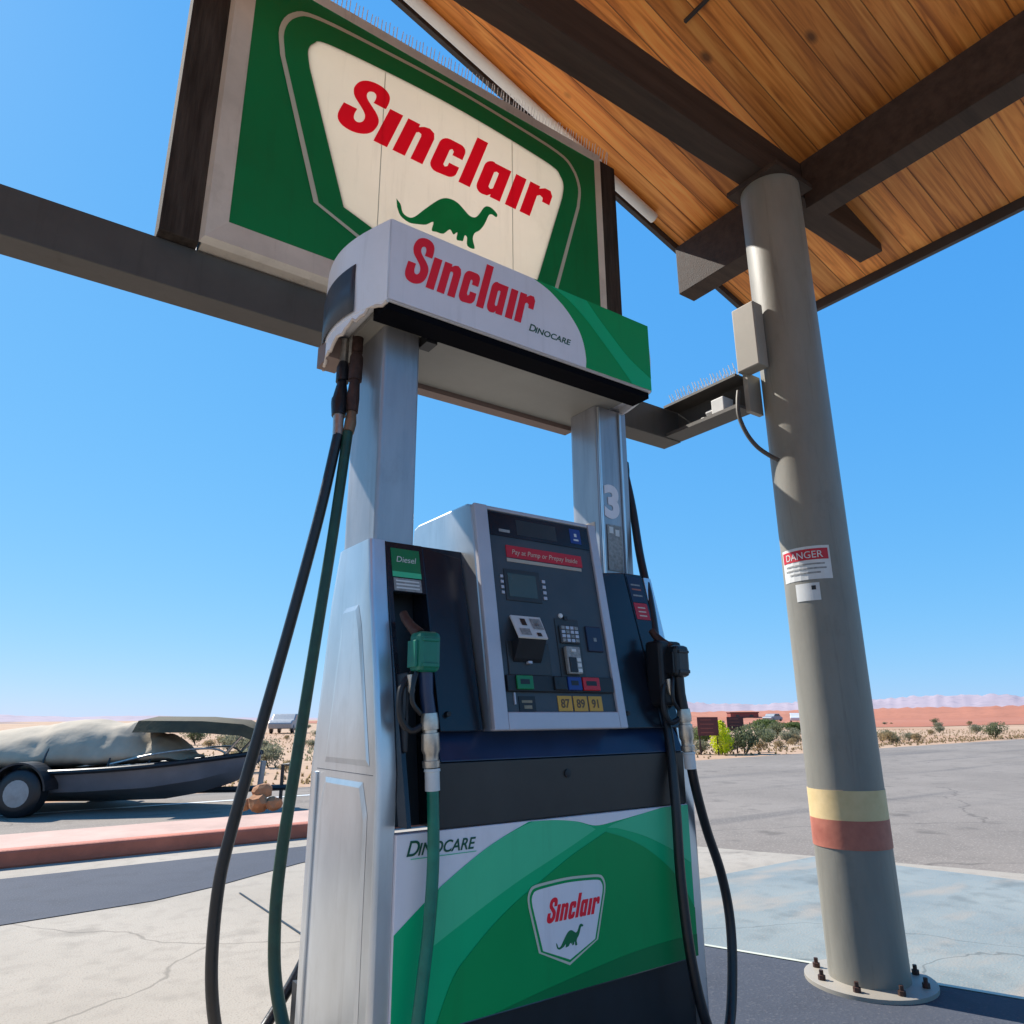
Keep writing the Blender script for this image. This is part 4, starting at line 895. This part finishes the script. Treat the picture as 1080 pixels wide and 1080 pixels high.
# local +x runs from bow back to stern, local z up
ST = [0, .25, .6, 1.1, 1.8, 2.8, 4.2]; HW = [.02, .22, .42, .60, .74, .80, .78]; ZK = [.52, .30, .18, .10, .08, .08, .08]; ZS = [.62, .59, .55, .50, .46, .44, .44]
bm = bmesh.new(); rings = []
for x, w_, zk, zs in zip(ST, HW, ZK, ZS):
    zc = zk+(zs-zk)*.42
    rings.append([(x, -w_, zs), (x, -w_*.86, zc), (x, 0, zk), (x, w_*.86, zc), (x, w_, zs), (x, 0, zs+.015)])
loft(bm, rings); hl = link('hull', bm, 'hull', bt, smooth=True)
for sgn in (-1, 1):
    tb('rub_rail', 'rubber', hl, [(x, sgn*(w_+.01), zs) for x, w_, zs in zip(ST, HW, ZS)], .03, 8, 4)
    tb('grab_rail', 'chrome', hl, [(.3, sgn*.2, .60), (.5, sgn*.3, .68), (1.0, sgn*.48, .64), (1.5, sgn*.6, .53)], .012, 8, 4)
bm = bmesh.new(); rings = []
for x, w_, h0, h1_ in ((.75, .30, .56, .62), (1.1, .50, .54, .86), (1.5, .62, .50, 1.02), (2.2, .70, .47, 1.05), (3.2, .72, .46, .92), (4.1, .66, .46, .62)):
    rings.append([(x, -w_, h0)]+[(x, -w_*math.cos(R(a)), h0+(h1_-h0)*math.sin(R(a))*(1+.05*math.sin(x*9+a))) for a in range(20, 180, 20)]+[(x, w_, h0)])
for k in range(len(rings)-1, 0, -1):   # extra rings so the cloth can sag between its straps
    for q in (.66, .33): rings.insert(k, [tuple(a_*(1-q)+b_*q-(.035 if i_ == 2 and 0 < j_ < 9 else 0) for i_, (a_, b_) in enumerate(zip(A_1, B_1))) for j_, (A_1, B_1) in enumerate(zip(rings[k], rings[k-1]))])
loft(bm, rings); cv = link('cover', bm, 'tarp', bt, smooth=True)
sb_ = cv.modifiers.new('sub', 'SUBSURF'); sb_.levels = sb_.render_levels = 2
tx_ = bpy.data.textures.new('folds', 'CLOUDS'); tx_.noise_scale = .22; dp_ = cv.modifiers.new('folds', 'DISPLACE'); dp_.texture = tx_; dp_.strength = .07; dp_.texture_coords = 'LOCAL'
for x_, w_, h_ in ((1.12, .50, .79), (1.52, .61, .93), (2.22, .69, .96), (3.2, .71, .85)):
    tb('cover_strap', 'rubber', cv, [(x_, w_*math.cos(R(a)), .42+(h_-.40)*math.sin(R(a))) for a in range(0, 181, 12)], .012, 6)
bm = bmesh.new(); rings = []
for x, w_, hh in ((.05, .24, .93), (.15, .34, .98), (.6, .46, 1.02), (1.3, .60, 1.03)):
    rings.append([(x, -w_, hh-.16), (x, -w_*.8, hh-.03), (x, 0, hh+.02), (x, w_*.8, hh-.03), (x, w_, hh-.16), (x, 0, hh-.13)])
loft(bm, rings); fb = link('folded_awning', bm, 'tarp2', bt, smooth=True)
for sgn in (-1, 1): tb('awning_strut', 'chrome', fb, [(.12, sgn*.25, .86), (.35, sgn*.24, .60)], .018, 8)
tr = tb('trailer_frame', 'rubber', bt, [(-.35, 0, .22), (.3, 0, .20), (4.0, 0, .16)], .035, 8)
tb('winch_post', 'galv', tr, [(-.02, 0, .22), (-.04, 0, .52)], .035, 8)
tb('tongue_jack', 'rubber', tr, [(-.28, 0, .06), (-.28, 0, .48), (-.36, .0, .48)], .022, 8)
for x in (2.3,):
    for yy in (-.92, .72):
        wh = lathe('trailer_wheel', 'rubber', bt, (x, yy, .25), (0, 1, 0), [(0, .16), (.01, .23), (.03, .25), (.17, .25), (.19, .23), (.2, .16)], 28)
        lathe('rim', 'galv', wh, (x, yy-.006, .25), (0, 1, 0), [(0, .04), (.004, .14), (.208, .14), (.212, .04)], 20)
        bm = bmesh.new(); loft(bm, [[(x+r_*math.cos(R(a)), yy+y_, .25+r_*math.sin(R(a))) for r_, y_ in ((.30, -.02), (.32, -.02), (.32, .22), (.30, .22))] for a in range(5, 176, 10)]); link('fender', bm, 'rubber', bt)
